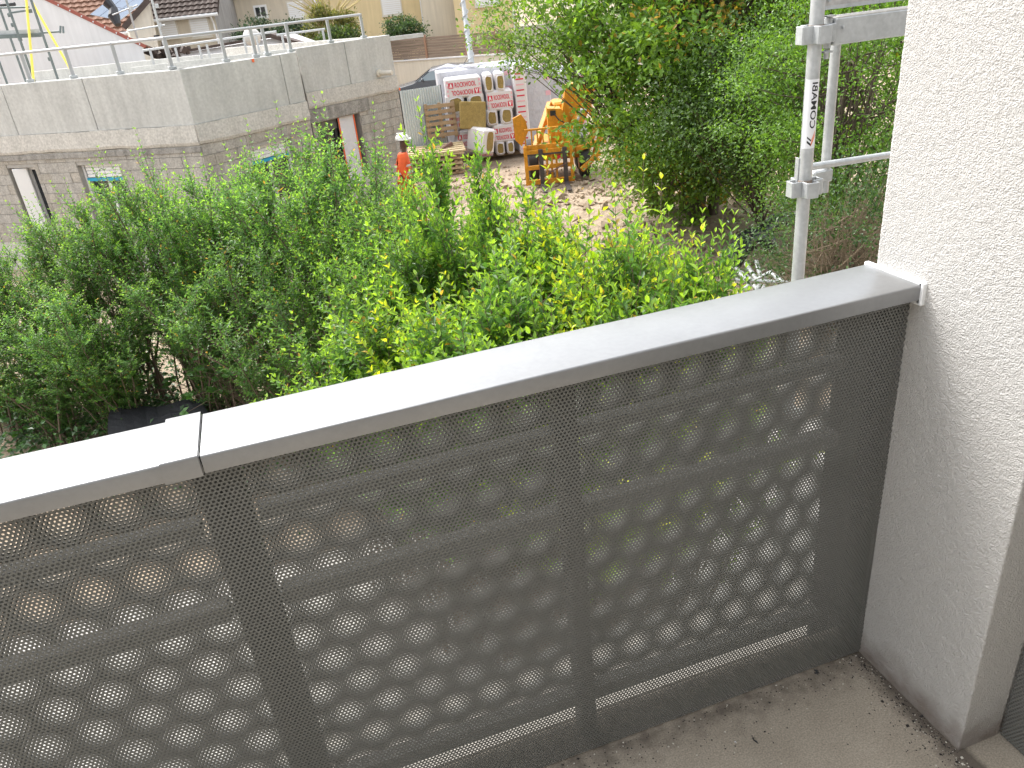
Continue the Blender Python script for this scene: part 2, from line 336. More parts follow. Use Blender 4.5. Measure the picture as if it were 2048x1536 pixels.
# ------------------------------------------------------------------ ground
def ground_h(x, y):
    def g(cx, cy, rx, ry, a, h): 
        dx, dy = x-cx, y-cy; u = (dx*math.cos(a)+dy*math.sin(a))/rx; v = (-dx*math.sin(a)+dy*math.cos(a))/ry; return h*np.exp(-(u*u+v*v))
    m = g(2.9, 14.2, 1.7, 1.2, .2, .55)+g(6.2, 12.2, 2.0, 1.6, 0, .35)
    near = np.exp(-(((x-4.5)/5.5)**2+((y-13.5)/4)**2))
    return G+m*(.7+.6*fbm(x*1.3, y*1.3))+near*.28*(fbm(x*3, y*3, 4, 5)-.5)+.05*(fbm(x*.9, y*.9, 3, 9)-.5)
def ground_sheet():
    xs = np.concatenate([np.linspace(-600, -14, 14), np.arange(-13, 14, .11), np.linspace(15, 600, 14)])
    ys = np.concatenate([np.linspace(-200, 3, 8), np.arange(4, 26, .11), np.linspace(27, 900, 16)])
    X, Y = np.meshgrid(xs, ys); Z = ground_h(X, Y); n = len(xs)
    V = np.stack([X, Y, Z], -1).reshape(-1, 3); i = (np.arange(len(ys)-1)[:, None]*n+np.arange(n-1)[None]).ravel()
    return npmesh('ground', V, np.stack([i, i+1, i+n+1, i+n], 1), M['dirt'], smooth=True)
tag(link(bpy.data.objects.new('ground', ground_sheet())), kind='structure')
ck = MB()
for i in range(1700):
    px = rng.uniform(860, 1640); py = rng.uniform(330, 600) if i % 3 else rng.uniform(330, 430)
    p = atz(px, py, G); 
    if p[1] > 20: continue
    r = rng.uniform(.02, .09)*(1.6 if rng.random() < .12 else 1); z = float(ground_h(np.array([p[0]]), np.array([p[1]]))[0])
    vs_ = []; Rm = Euler(rng.uniform(0, 6, 3)).to_matrix()
    for a in ((1, 0, 0), (-1, 0, 0), (0, 1, 0), (0, -1, 0), (0, 0, 1), (0, 0, -1)):
        v = Rm @ Vector(a)*r*rng.uniform(.7, 1.3); vs_.append((p[0]+v.x, p[1]+v.y, z+r*.3+v.z*.75))
    ck.add(vs_, [(0, 2, 4), (2, 1, 4), (1, 3, 4), (3, 0, 4), (2, 0, 5), (1, 2, 5), (3, 1, 5), (0, 3, 5)])
tag(ck.obj('earth_clods', M['clod'], smooth=False), 'clods of dry beige earth scattered over the dug ground', 'earth clods', kind='stuff')

M['gravel'] = mat('pale_gravel', (.50, .48, .45), .95, var=.2, vscale=2, fine=.5, fscale=30, bump=.8, bscale=30)
b = MB().box((-2, 2.35, G+.075), (22, 4.4, .1)); tag(b.obj('gravel_path', M['gravel']), kind='structure')
# ------------------------------------------------------------------ balcony : floor slab, pier, ceiling, own house wall
b = MB().box((-1.9, -1.43, -.1), (6.4, 3.06, .2)); tag(b.obj('balcony_floor', M['floor']), kind='structure')
b = MB().box((-1.9, .2035, -.102), (6.4, .20, .2)); tag(b.obj('slab_edge', M['slab']), kind='structure')
b = MB().box((-1.9, -.2, -1.46), (6.4, .3, 2.5)); tag(b.obj('house_wall', M['white_render']), kind='structure')
b = MB().box((-1.9, -3.05, 1.1), (22, .2, 7.6)); tag(b.obj('facade_wall', M['house_render']), kind='structure')

def pier_mesh():
    # outline in plan walked round the pier, displaced outward by the grain of the render
    per = [(.75, -.316), (.11, -.316), (0, -.316), (0, .103), (.75, .103)]
    st = .0042; pts = []; nr = []
    segs = [((.112, -.316), (0, -.316), (0, -1)), ((0, -.316), (0, .103), (-1, 0)), ((0, .103), (.30, .103), (0, 1))]
    for a, c, n in segs:
        a = np.array(a); c = np.array(c); k = int(np.linalg.norm(c-a)/st)
        for j in range(k): pts.append(a+(c-a)*j/k); nr.append(n)
    pts = np.array(pts); nr = np.array(nr, float)
    # soften the normals at the two corners
    for _ in range(3): nr[1:-1] = (nr[:-2]+2*nr[1:-1]+nr[2:])/4
    zs = np.arange(-.05, 2.58, st); u = np.arange(len(pts))*st
    U, Z = np.meshgrid(u, zs)
    d = .0005*(vnoise(U*140, Z*140, 11)-.5)+.0017*(_h((U/st).astype(int), (Z/st).astype(int), 5)-.5)+.0010*(fbm(U*5, Z*5, 3, 8)-.5)
    V = np.zeros((len(zs), len(u), 3)); V[..., 0] = pts[None, :, 0]+nr[None, :, 0]*d; V[..., 1] = pts[None, :, 1]+nr[None, :, 1]*d; V[..., 2] = Z
    n = len(u); i = (np.arange(len(zs)-1)[:, None]*n+np.arange(n-1)[None]).ravel()
    return npmesh('rendered_face', V.reshape(-1, 3), np.stack([i, i+n, i+n+1, i+1], 1), M['crepi'], smooth=True)
pier = thing('wall_pier', 'off-white rough-cast rendered wall pier at the right end of the balcony guard', 'wall', (0, 0, 0))
part(pier_mesh(), 'rendered_face', pier)
MB().box((.38, -.1065, -.06), (.74, .41, 5.28)).obj('core', M['crepi'], pier)

# ------------------------------------------------------------------ perforated guard
def perf_mesh():
    p = .008; ry = p*math.sqrt(3)/2; nx, nz = 171, 142; R = p/math.sqrt(3); r = .00268
    a6 = np.radians(30+60*np.arange(6)); a8 = np.radians(30+60*np.arange(6))
    cell = np.concatenate([np.stack([R*np.cos(a6), np.zeros(6), R*np.sin(a6)], 1), np.stack([r*np.cos(a8), np.zeros(6), r*np.sin(a8)], 1), np.stack([r*np.cos(a8), np.full(6, .0015), r*np.sin(a8)], 1)])
    I, J = np.meshgrid(np.arange(nx), np.arange(nz)); cx = ((I+.5*(J % 2))*p+.004).ravel(); cz = (J*ry+.004).ravel()
    V = cell[None]+np.stack([cx, np.zeros_like(cx), cz], 1)[:, None]
    q = [(k, (k+1) % 6, 6+(k+1) % 6, 6+k) for k in range(6)]+[(6+k, 6+(k+1) % 6, 12+(k+1) % 6, 12+k) for k in range(6)]
    Q = np.array(q)[None]+18*np.arange(len(cx))[:, None, None]
    return npmesh('perforated_sheet', V.reshape(-1, 3), Q.reshape(-1, 4), M['sheet'])
PERF = perf_mesh()
H = 1.02
guard = thing('balcony_guard', 'grey metal balcony guard of perforated sheets under a wide pale coping', 'balcony guard')
for x0 in (-1.3712, -1.3712-1.368):
    part(PERF, 'perforated_sheet', guard, (x0, 0, .006)); part(PERF, 'perforated_sheet', guard, (x0, .1115, .026))
def coping(x0, x1, lift=0, name='coping'):
    e, wd, t, rr = .0292+lift, .1248+lift, .002, .004
    zt = H+lift; zb = .9885-lift*.5
    prof = [(-e, zb), (-e, zt-rr)]+[(-e+rr-rr*math.cos(a), zt-rr+rr*math.sin(a)) for a in (.5, 1.05)]+[(-e+rr, zt), (wd-rr, zt)]+[(wd-rr+rr*math.sin(a), zt-rr+rr*math.cos(a)) for a in (.5, 1.05)]+[(wd, zt-rr), (wd, zb)]
    inn = [(min(max(a, -e+t), wd-t), min(b_, zt-t)) for a, b_ in prof]
    inn[0] = (-e+t, zb); inn[-1] = (wd-t, zb)
    n = len(prof); m = MB(); nseg = max(1, int((x1-x0)/.1)); P = []
    for i in range(nseg+1):
        x = x0+(x1-x0)*i/nseg
        P += [(x, a, c+(.0006*math.sin(x*7+a*9) if 2 < k < 8 else 0)) for k, (a, c) in enumerate(prof)]+[(x, a, c) for a, c in inn]
    F = []; W = 2*n
    for i in range(nseg):
        o = i*W
        for k in range(n-1):
            F.append((o+k, o+k+1, o+W+k+1, o+W+k)); F.append((o+n+k+1, o+n+k, o+W+n+k, o+W+n+k+1))
        F.append((o, o+W, o+W+n, o+n)); F.append((o+n-1, o+2*n-1, o+W+2*n-1, o+W+n-1))
    for o, rv in ((0, 1), (nseg*W, 0)):
        for k in range(n-1):
            q = (o+k, o+n+k, o+n+k+1, o+k+1); F.append(q if rv else q[::-1])
    m.add(P, F); return m.obj(name, M['coping'], guard, smooth=True)
coping(-1.3725, -.0035); coping(-3.1, -1.3745); coping(-1.432, -1.3755, .0038, 'joint_cover')
s = MB(); s.box((-.0035, .0478, 1.0005), (.0118, .166, .048), ch=.002); s.box((-.0035, -.0272, 1.003), (.0118, .0085, .048), ch=.002)
s.obj('sealant_strip', M['sealant'], guard)
for x in (-.745, -1.3495, -1.3865, -2.0, -2.6):
    MB().box((x, .055, .49), (.0365, .05, .965), ch=.002).obj('post', M['frame'], guard)
for z, hh in ((.845, .026), (.655, .036), (.135, .036)):
    for a, c in ((-2.578, -2.022), (-1.978, -1.418), (-1.322, -.768), (-.722, -.105)):
        MB().box(((a+c)/2, .055, z), (c-a, .035, hh), ch=.002).obj('rail', M['rail'], guard)
MB().box((-.052, .082, .50), (.098, .006, .955)).obj('end_plate', M['frame'], guard)
MB().box((-.009, .045, .50), (.012, .066, .955)).obj('end_plate', M['frame'], guard)
dv = thing('perforated_screen', 'dark perforated metal screen beyond the wall pier, at the right edge', 'screen', (.114, -.318, .004), 0)
part(PERF, 'perforated_sheet', dv, (0, 0, 0), (0, 0, math.radians(-90)))
MB().box((.06, -.69, .49), (.012, 1.37, .98)).obj('dark_backing', M['frame'], dv)  # added dark sheet, stands in for the darkness behind the holes

# floor litter
dbm = MB(); dbw = MB()
for i in range(1300):
    if i % 2: x = -rng.exponential(.03)-.003; y = -rng.uniform(.0, .45)
    elif i % 4: x = -rng.uniform(0, .9); y = -rng.exponential(.035)-.006
    else: x = -rng.uniform(0, 1.2); y = -rng.uniform(.02, .9)
    if x < -1.2: continue
    r = rng.uniform(.0005, .0022)*(2.2 if rng.random() < .06 else 1); Rm = Euler((0, 0, rng.uniform(0, 6))).to_matrix(); m = dbw if rng.random() < .22 else dbm
    v = [Rm @ Vector((r*a*rng.uniform(.6, 1.5), r*b_, r*c*.8)) for a, b_, c in ((1, 0, 0), (-1, 0, 0), (0, 1, 0), (0, -1, 0), (0, 0, 1))]
    m.add([(x+q.x, y+q.y, .0006+q.z) for q in v], [(0, 2, 4), (2, 1, 4), (1, 3, 4), (3, 0, 4)])
tag(dbm.obj('dark_grit', mat('dark_grit', (.03, .026, .024), .9)), 'dark grit and crumbs strewn along the corner of the balcony floor', 'grit', kind='stuff')
tag(dbw.obj('pale_grit', mat('pale_grit', (.6, .57, .5), .9)), 'pale plaster crumbs strewn over the balcony floor', 'grit', kind='stuff')
def scrap(px, py, n, r, label, name='tar_scrap', m='black_rubber'):
    p = atz(px, py, .001); q = MB()
    for i in range(n):
        a = rng.uniform(0, 6); d = Vector((math.cos(a), math.sin(a), 0)); o = Vector(p)+Vector((rng.normal(0, r*.5), rng.normal(0, r*.5), 0))
        q.tube([o-d*r, o+Vector((0, 0, r*.35)), o+d*r*rng.uniform(.4, 1)], [.0008, r*.32, .0006], 5)
    tag(q.obj(name, M[m]), label, 'scrap')
scrap(1632, 1345, 6, .006, 'black crumbled scrap lying below the guard near the corner', 'tar_scrap')
scrap(1845, 1455, 2, .004, 'small black lump at the foot of the wall pier', 'tar_scrap')
scrap(1512, 1481, 2, .007, 'thin black curled twig lying on the open floor', 'twig_scrap')
scrap(1548, 1485, 1, .003, 'tiny dark crumb right of the curled twig on the floor', 'crumb')
scrap(1471, 1484, 2, .0028, 'white chip lying on the floor left of the curled twig', 'plaster_chip', 'white_render')

# ------------------------------------------------------------------ scaffold beside the balcony
A = ath(1640, 20, 3.1); A2 = ath(1592, 540, 3.1); sx_, sy_ = (A[0]+A2[0])/2, (A[1]+A2[1])/2
B_ = ath(1671, 100, 3.32); B2 = ath(1647, 380, 3.32); tx, ty = (B_[0]+B2[0])/2, (B_[1]+B2[1])/2
sc = thing('scaffold', 'galvanised steel scaffold standing outside the balcony by the wall pier', 'scaffold', (sx_, sy_, G))
def wobj(mb, name, m, par, smooth=False): return mb.obj(name, M[m], par, smooth, world=True)
st1 = wobj(MB().tube([(sx_, sy_, G), (sx_, sy_, 3.2)], .0242, 24), 'standard', 'galv', sc, True)
vd = Vector((CAM[0]-sx_, CAM[1]-sy_, 0)).normalized(); vr = Vector((-vd.y, vd.x, 0))    # toward the balcony / right-hand side seen from it
def coupler(x, y, z, par):
    # four U-shaped loops welded round the tube
    for k in range(4):
        a = k*math.pi/2+math.atan2(vd.y, vd.x)+.55; d = Vector((math.cos(a), math.sin(a), 0)); q = Vector((-d.y, d.x, 0)); m = MB(); o = Vector((x, y, z))
        pts = [o+d*.022+q*.022, o+d*.060+q*.022, o+d*.060-q*.022, o+d*.022-q*.022]
        for i in range(3): m.beam(pts[i]+Vector((0, 0, 0)), pts[i+1], .0055, .058, ch=.0015)
        wobj(m, 'coupler_loop', 'galv', par)
    wobj(MB().tube([(x, y, z-.03), (x, y, z+.03)], .0262, 20), 'weld_ring', 'rust', par, True)
zc1 = CAM[2]; 
def zat(px, py, x, y):
    d = ray(px, py); h = math.hypot(x-CAM[0], y-CAM[1]); return CAM[2]+d[2]*h/math.hypot(d[0], d[1])
z1 = zat(1633, 68, sx_, sy_); z2 = zat(1607, 375, sx_, sy_)
st2 = wobj(MB().tube([(tx, ty, zat(1648, 384, tx, ty)), (tx, ty, z1-.03)], .0185, 20), 'standard', 'galv', sc, True)
coupler(sx_, sy_, z1, sc); coupler(sx_, sy_, z2, sc); wobj(MB().box((tx-.02, ty, zat(1652, 350, tx, ty)), (.09, .04, .05), ch=.006), 'foot_clamp', 'galv', sc); coupler(sx_, sy_, z2-1.0, sc)
# deck bearer, toe board, ledger
zb_ = zat(1700, 71, sx_, sy_)
s0 = Vector((sx_, sy_, 0))+vr*.05
dirb = Vector((1, -.02, 0)).normalized()
m = MB(); o = Vector((sx_+.062, sy_, z1)); e = o+dirb*1.6
m.beam(o+Vector((0, .03, 0)), e+Vector((0, .03, 0)), .10, .086, ch=.004); wobj(m, 'deck_bearer', 'galv', sc)
m = MB().beam(o+Vector((.012, .03, .0448)), e+Vector((0, .03, .0448)), .094, .004); wobj(m, 'bearer_top_splashes', 'beamtop', sc)
for dx in (.03, .55): wobj(MB().tube([o+dirb*dx+Vector((0, -.0245, .012)), o+dirb*dx+Vector((0, -.030, .012))], .0055, 10), 'rivet', 'galv', sc)
m = MB().box((sx_+.050, sy_, z1-.002), (.012, .03, .10), ch=.002); m.box((sx_+.045, sy_-.005, z1+.052), (.035, .03, .005)); m.box((sx_+.045, sy_-.005, z1-.062), (.035, .03, .006)); m.tube([(sx_+.047, sy_-.004, z1-.085), (sx_+.047, sy_-.004, z1-.055)], .009, 8); wobj(m, 'wedge_lock', 'galv', sc)
tb = o+Vector((-.02, .075, .062)); te = e+Vector((0, .075, .062))
wobj(MB().beam(tb+Vector((0, 0, .085)), te+Vector((0, 0, .085)), .025, .15, ch=.004), 'toe_board', 'toe', sc)
wobj(MB().beam(tb+Vector((0, -.014, .012)), te+Vector((0, -.014, .012)), .004, .012), 'toe_board_lip', 'galv', sc)
for dx in (.025, .05): wobj(MB().tube([tb+dirb*dx+Vector((0, -.012, .035)), tb+dirb*dx+Vector((0, -.019, .035))], .006, 10), 'rivet', 'galv', sc)
zl = zat(1622, 335, sx_, sy_)
d2 = ray(1790, 308); hh = 3.6; pe = CAM+d2*hh/math.hypot(d2[0], d2[1])
ps = Vector((sx_, sy_, zl)); pe = Vector(pe); pe = ps+(pe-ps)*2.2
wobj(MB().tube([ps, pe], .0135, 12), 'ledger', 'galv', sc, True)
wobj(MB().box((sx_-vr.x*.03, sy_-vr.y*.03, z2+.06), (.006, .02, .10)), 'wedge', 'galv', sc)
# sticker : curved plate on the tube with lettering reading upwards
zt_ = zat(1645, 156, sx_, sy_); zb2 = zat(1612, 295, sx_, sy_)
lab = MB(); nn = 9; a0 = math.atan2(vd.y, vd.x)+.22; span = 1.15; R = .0247; vs_ = []
for j in range(nn+1):
    a = a0-span+2*span*j/nn
    for z in (zb2, zt_): vs_.append((sx_+R*math.cos(a), sy_+R*math.sin(a), z))
lab.add(vs_, [(2*j, 2*j+2, 2*j+3, 2*j+1) for j in range(nn)])
stk = wobj(lab, 'sticker', 'label_white', sc, True)
def wrap_on_tube(me, zc, a_mid, Rr, along):      # local x runs up the tube, local y runs round it
    for v in me.vertices:
        a = a_mid-v.co.y/R*-1; zz = zc+v.co.x; v.co = (sx_+Rr*math.cos(a), sy_+Rr*math.sin(a), zz)
    return me
def subdiv(me, n=1):
    import bmesh
    bm = bmesh.new(); bm.from_mesh(me); bmesh.ops.triangulate(bm, faces=bm.faces[:]); bmesh.ops.subdivide_edges(bm, edges=bm.edges[:], cuts=n, use_grid_fill=True); bm.to_mesh(me); bm.free(); return me
Lh = zt_-zb2
tm = subdiv(text_mesh('COMABI', .031, M['ink'], off=.018), 2)
xs = [v.co.x for v in tm.vertices]; f_ = .66*Lh/(max(xs)-min(xs))
for v in tm.vertices: v.co.x *= f_; v.co.y = v.co.y*.95
o_ = link(bpy.data.objects.new('lettering', wrap_on_tube(tm, zb2+Lh*.63, a0+.25, .0249, 1))); o_.parent = sc; o_.matrix_parent_inverse = Matrix.Translation(sc.location).inverted()
def logo(poly, mname, dx):
    poly = [(a*1.25, b_*1.25) for a, b_ in poly]
    me = MB().add([(a, b_, 0) for a, b_ in poly], [tuple(range(len(poly)))]).mesh('logo', M[mname]); subdiv(me, 2)
    o = link(bpy.data.objects.new('logo', wrap_on_tube(me, zb2+Lh*.15, a0+.25, .0249, 1))); o.parent = sc; o.matrix_parent_inverse = Matrix.Translation(sc.location).inverted()
q = .012
logo([(-.022, 0), (-.012, 0), (.014, q), (.004, q)], 'orange_ink', 0)
logo([(-.022, 0), (-.015, 0), (-.005, -q), (-.012, -q)], 'ink', 0)
logo([(-.009, 0), (-.004, 0), (.022, q), (.017, q)], 'orange_ink', 0)
logo([(-.009, 0), (-.004, 0), (.006, -q), (.001, -q)], 'ink', 0)

# ------------------------------------------------------------------ flat-roofed building under construction
def vz(px, low, py):      # vertical through atz(px,low,-.3): height that projects at picture row py
    X = atz(px, low, -.3); d0 = None
    for z in np.linspace(-3, 4, 1401):
        d = np.array([X[0], X[1], z])-CAM; yy = 768-FPX*(d @ cu)/(d @ cf)
        if yy <= py: return z
    return 4
q0, q1, q2 = (atz(*a, -.3)[:2] for a in ((0, 310), (400, 290), (620, 238)))
r0_, r1_ = (atz(*a, -.3)[:2] for a in ((618, 219), (797, 180)))
qL = q0+(q0-q1)*.9
ZT = .97; ZC = .045; ZL = -.30
inner = np.array([.3, 1.0])
bl = thing('concrete_building', 'unfinished low flat-roofed building of cement blocks with a grey cast concrete parapet', 'building', (q1[0], q1[1], G))
def wall_dir(a, c): d = (c-a)/np.linalg.norm(c-a); n = np.array([d[1], -d[0]]); return d, n      # n points to the viewer side
BLOCKME = [MB().box((0, 0, 0), (1, 1, 1), ch=.012).mesh('block', b_) for b_ in BLK]
nblk = 0
def block_wall(a, c, z0, z1, opens):
    global nblk
    d, n = wall_dir(a, c); Lw = np.linalg.norm(c-a); ang = math.atan2(d[1], d[0]); ch_, bl_ = .20, .50; k = 0; z = z1
    # mortar backing with the openings left free
    segs = [(0, Lw, z0, z1)]
    for (s0_, s1_, a0_, a1_) in opens:
        new = []
        for (u0, u1, w0, w1) in segs:
            if s1_ <= u0 or s0_ >= u1: new.append((u0, u1, w0, w1)); continue
            if s0_ > u0: new.append((u0, s0_, w0, w1))
            if s1_ < u1: new.append((s1_, u1, w0, w1))
            lo, hi = max(u0, s0_), min(u1, s1_)
            if a0_ > w0: new.append((lo, hi, w0, a0_))
            if a1_ < w1: new.append((lo, hi, a1_, w1))
        segs = new
    for (u0, u1, w0, w1) in segs:
        cc = a+d*(u0+u1)/2-n*.11; MB().box((cc[0], cc[1], (w0+w1)/2), (u1-u0, .18, w1-w0), rz=ang).obj('mortar_bed', M['mortar'], bl, world=True)
    while z > z0+.05:
        zb = max(z-ch_, z0); u = -(k % 2)*.25
        while u < Lw:
            p0, p1 = max(u, 0), min(u+bl_, Lw); pcs = [(p0, p1)]
            for (s0_, s1_, a0_, a1_) in opens:
                if zb+.05 < a1_ and z-.05 > a0_:
                    new = []
                    for (x0, x1) in pcs:
                        if s1_ <= x0 or s0_ >= x1: new.append((x0, x1)); continue
                        if s0_ > x0: new.append((x0, s0_))
                        if s1_ < x1: new.append((s1_, x1))
                    pcs = new
            for (x0, x1) in pcs:
                if x1-x0 < .05: continue
                cc = a+d*(x0+x1)/2-n*(.09+rng.normal(0, .0015)); o = link(bpy.data.objects.new('block', BLOCKME[rng.integers(0, 3)])); o.parent = bl; nblk += 1
                o.location = (cc[0]-bl.location.x, cc[1]-bl.location.y, (z+zb)/2-G); o.rotation_euler = (0, 0, ang); o.scale = (x1-x0-.008, .17, z-zb-.008)
            u += bl_
        z = zb; k += 1
def sof(a, c, px, py, z):     # distance along wall a-c of the picture point
    X = atz(px, py, z)[:2]; d = (c-a)/np.linalg.norm(c-a)
    r = ray(px, py)[:2]; # intersect ray with wall line
    A_ = np.array([[r[0], -d[0]], [r[1], -d[1]]]); t, s_ = np.linalg.solve(A_, a-CAM[:2]); return s_
w1 = [(sof(qL, q1, 13, 336, 0), sof(qL, q1, 68, 336, 0), -2.45, -.57), (sof(qL, q1, 152, 331, 0), sof(qL, q1, 236, 331, 0), -1.75, -.57)]
w2 = [(sof(q1, q2, 500, 300, 0), sof(q1, q2, 585, 288, 0), -1.75, -.57)]
w3 = [(sof(r0_, r1_, 632, 245, 0), sof(r0_, r1_, 719, 226, 0), -2.65, -.62)]
block_wall(qL, q1, -2.1, ZL, w1); block_wall(q1, q2, -2.1, ZL, w2); block_wall(r0_, r1_, -2.3, ZL, w3)
for a, c in ((qL, q1), (q1, q2), (r0_, r1_)):
    d, n = wall_dir(a, c); ang = math.atan2(d[1], d[0]); cc = (a+c)/2-n*.10; MB().box((cc[0], cc[1], -2.55), (np.linalg.norm(c-a), .19, .9), rz=ang).obj('plinth', M['concrete2'], bl, world=True)
# parapet : cast panels with recessed joints over a rough slab band
def band(a, c, joints, ext0=0, ext1=0):
    d, n = wall_dir(a, c); Lw = np.linalg.norm(c-a); ang = math.atan2(d[1], d[0])
    js = [-ext0]+joints+[Lw+ext1]
    for u0, u1 in zip(js[:-1], js[1:]):
        cc = a+d*(u0+u1)/2-n*(.13-.012); MB().box((cc[0], cc[1], (ZC+ZT)/2), (u1-u0-.012, .22, ZT-ZC), rz=ang, ch=.008).obj('parapet_panel', M['concrete'], bl, world=True)
    cc = a+d*(Lw+ext1-ext0)/2-n*.13
    MB().box((cc[0], cc[1], (ZC+ZT)/2-.01), (Lw+ext0+ext1, .18, ZT-ZC), rz=ang).obj('joint_filler', M['drip'], bl, world=True)
    # rough band, slightly wavy lower lip
    m = MB(); k = int(Lw/.12)+2; vs_ = []; F = []
    for i in range(k):
        u = -ext0+(Lw+ext0+ext1)*i/(k-1); z_ = ZL+.035*(vnoise(np.array([u*3.1]), np.array([ang*9]), 4)[0]-.5); zt2 = ZC+.018*(vnoise(np.array([u*7.]), np.array([ang*3]), 2)[0]-.5)
        for off, zz in ((-.22, z_), (.012, z_), (.03, z_+.05), (.016, zt2), (-.22, zt2)):
            p = a+d*u+n*off; vs_.append((p[0], p[1], zz))
    for i in range(k-1):
        for j in range(5): F.append((i*5+j, i*5+(j+1) % 5, (i+1)*5+(j+1) % 5, (i+1)*5+j))
    F += [(0, 1, 2, 3, 4)[::-1], tuple((k-1)*5+j for j in range(5))]
    m.add(vs_, F).obj('slab_band', M['concrete2'], bl, world=True)
J1 = [sof(qL, q1, x, y, 0) for x, y in ((3, 180), (163, 161))]; band(qL, q1, [.9]+J1, 0, 0)
band(q1, q2, [sof(q1, q2, 566, 140, 0)], .0, .0)
band(r0_, r1_, [sof(r0_, r1_, 691, 100, 0)], 0, 0)
for a, c in ((q2, r0_),):      # return wall of the step
    d = (c-a)/np.linalg.norm(c-a); ang = math.atan2(d[1], d[0]); cc = (a+c)/2-np.array([.13, 0]); MB().box((cc[0], cc[1], (ZT+G)/2-.02), (np.linalg.norm(c-a), .2, ZT-G-.06), rz=ang).obj('return_wall', M['concrete2'], bl, world=True)
# end wall on the right, roof deck, rear parapet
back = np.array([-1.6, 8.2]); e1 = r1_; e2 = r1_+np.array([-3.9, 5.4]); e3 = qL+np.array([2.2, 8.5])
def plainwall(a, c, z0, z1, t, m, name):
    d = (c-a)/np.linalg.norm(c-a); ang = math.atan2(d[1], d[0]); cc = (a+c)/2; MB().box((cc[0], cc[1], (z0+z1)/2), (np.linalg.norm(c-a), t, z1-z0), rz=ang).obj(name, M[m], bl, world=True)
plainwall(e1+np.array([-.15, .12]), e2, G, ZT-.01, .2, 'concrete2', 'end_wall')
plainwall(e2, e3, G, ZT-.13, .2, 'concrete', 'rear_parapet')
MB().prism([tuple(x) for x in (qL+np.array([.2, .3]), q1+np.array([0, .3]), q2+np.array([-.15, .3]), r0_+np.array([0, .3]), e1+np.array([-.3, .3]), e2, e3)], .3, .45).obj('roof_deck', M['concrete2'], bl, world=True)
MB().prism([tuple(x) for x in (qL+np.array([.2, .6]), q1+np.array([0, .6]), q2+np.array([-.3, .6]), r0_+np.array([0, .6]), e1+np.array([-.5, .5]), e2, e3)], G+.05, G+.1).obj('floor_slab', M['concrete2'], bl, world=True)
MB().prism([tuple(x) for x in (qL+np.array([.4, .9]), q1+np.array([0, .9]), q2+np.array([-.3, .9]), r0_+np.array([0, .9]), e1+np.array([-.6, .8]), e2, e3)][::-1], G+.1, .29).obj('dark_core', M['interior_dark'], bl, world=True)  # added dark solid filling the building, its colour stands in for the unlit interior
# drain pipe
p = Vector(atd(758, 146, 19.2)); d, n = wall_dir(r0_, r1_); sP = sof(r0_, r1_, 757, 146, 0); pp = r0_+d*sP; zP = .33
zP = zat(757, 146, pp[0], pp[1]); nn_ = Vector((n[0], n[1], 0)); dd_ = Vector((d[0], d[1], 0))
m = MB(); o = Vector((pp[0], pp[1], zP)); m.tube([o-nn_*.1, o+nn_*.34+dd_*.12+Vector((0, 0, -.02))], .055, 16); m.tube([o, o+nn_*.03], .085, 14); m.obj('drain_pipe', M['cream_pale'], bl, world=True, smooth=True)
# windows and door
def wall_pt(a, c, s_, off, z):
    d, n = wall_dir(a, c); p = a+d*s_+n*off; return Vector((p[0], p[1], z))
def window(a, c, o, kind):
    s0_, s1_, z0, z1 = o; d, n = wall_dir(a, c); ang = math.atan2(d[1], d[0])
    fr = MB(); t = .07
    for (u0, u1, w0, w1) in ((s0_, s1_, z1-t, z1), (s0_, s1_, z0, z0+t), (s0_, s0_+t, z0+t, z1-t), (s1_-t, s1_, z0+t, z1-t), ((s0_+s1_)/2-t/2, (s0_+s1_)/2+t/2, z0+t, z1-t)):
        p = wall_pt(a, c, (u0+u1)/2, -.20, (w0+w1)/2); fr.box(p, (u1-u0, .06, w1-w0), rz=ang)
    wn = fr.obj('window', M['darkframe' if kind == 'door' else 'pvc'], bl, world=True)
    def sub(mb, name, m): o_ = mb.obj(name, M[m], None); o_.parent = wn; return o_
    p = wall_pt(a, c, (s0_+s1_)/2, -.215, (z0+z1)/2); sub(MB().box(p, (s1_-s0_-.1, .012, z1-z0-.1), rz=ang), 'pane', 'glass')
    if kind == 'shutter':
        for i in range(4):
            p = wall_pt(a, c, (s0_+s1_)/2, -.13, z1-.035-i*.065); sub(MB().box(p, (s1_-s0_-.16, .03, .06), rz=ang, ch=.008), 'shutter_slat', 'shutter')
        p = wall_pt(a, c, (s0_+s1_)/2, -.125, z1-.30); sub(MB().box(p, (s1_-s0_-.1, .035, .06), rz=ang), 'blue_film', 'blue')
        for ss in (s0_+.03, s1_-.03): p = wall_pt(a, c, ss, -.14, z1-.35); sub(MB().box(p, (.05, .05, .7), rz=ang), 'guide_rail', 'pvc')
    if kind == 'open':
        p = wall_pt(a, c, s0_+.26, -.06, (z0+z1)/2); sub(MB().box(p, (.30, .05, z1-z0-.04), rz=ang+.35, ch=.01), 'sash', 'pvc')
    if kind == 'door':
        p = wall_pt(a, c, (s0_+s1_)/2, -.17, z1-.12); sub(MB().box(p, (s1_-s0_, .06, .22), rz=ang), 'head_panel', 'frame')
window(qL, q1, w1[0], 'open'); window(qL, q1, w1[1], 'shutter'); window(q1, q2, w2[0], 'shutter')
s0_, s1_, z0, z1 = w3[0]; mid = s0_+(s1_-s0_)*.53
window(r0_, r1_, (s0_, mid, z0, z1), 'door')
d, n = wall_dir(r0_, r1_); ang = math.atan2(d[1], d[0])
p = wall_pt(r0_, r1_, (mid+s1_)/2-.05, -.10, (z0+z1)/2); MB().box(p, (s1_-mid-.12, .02, z1-z0-.02), rz=ang).obj('plastic_sheet', M['film'], bl, world=True)
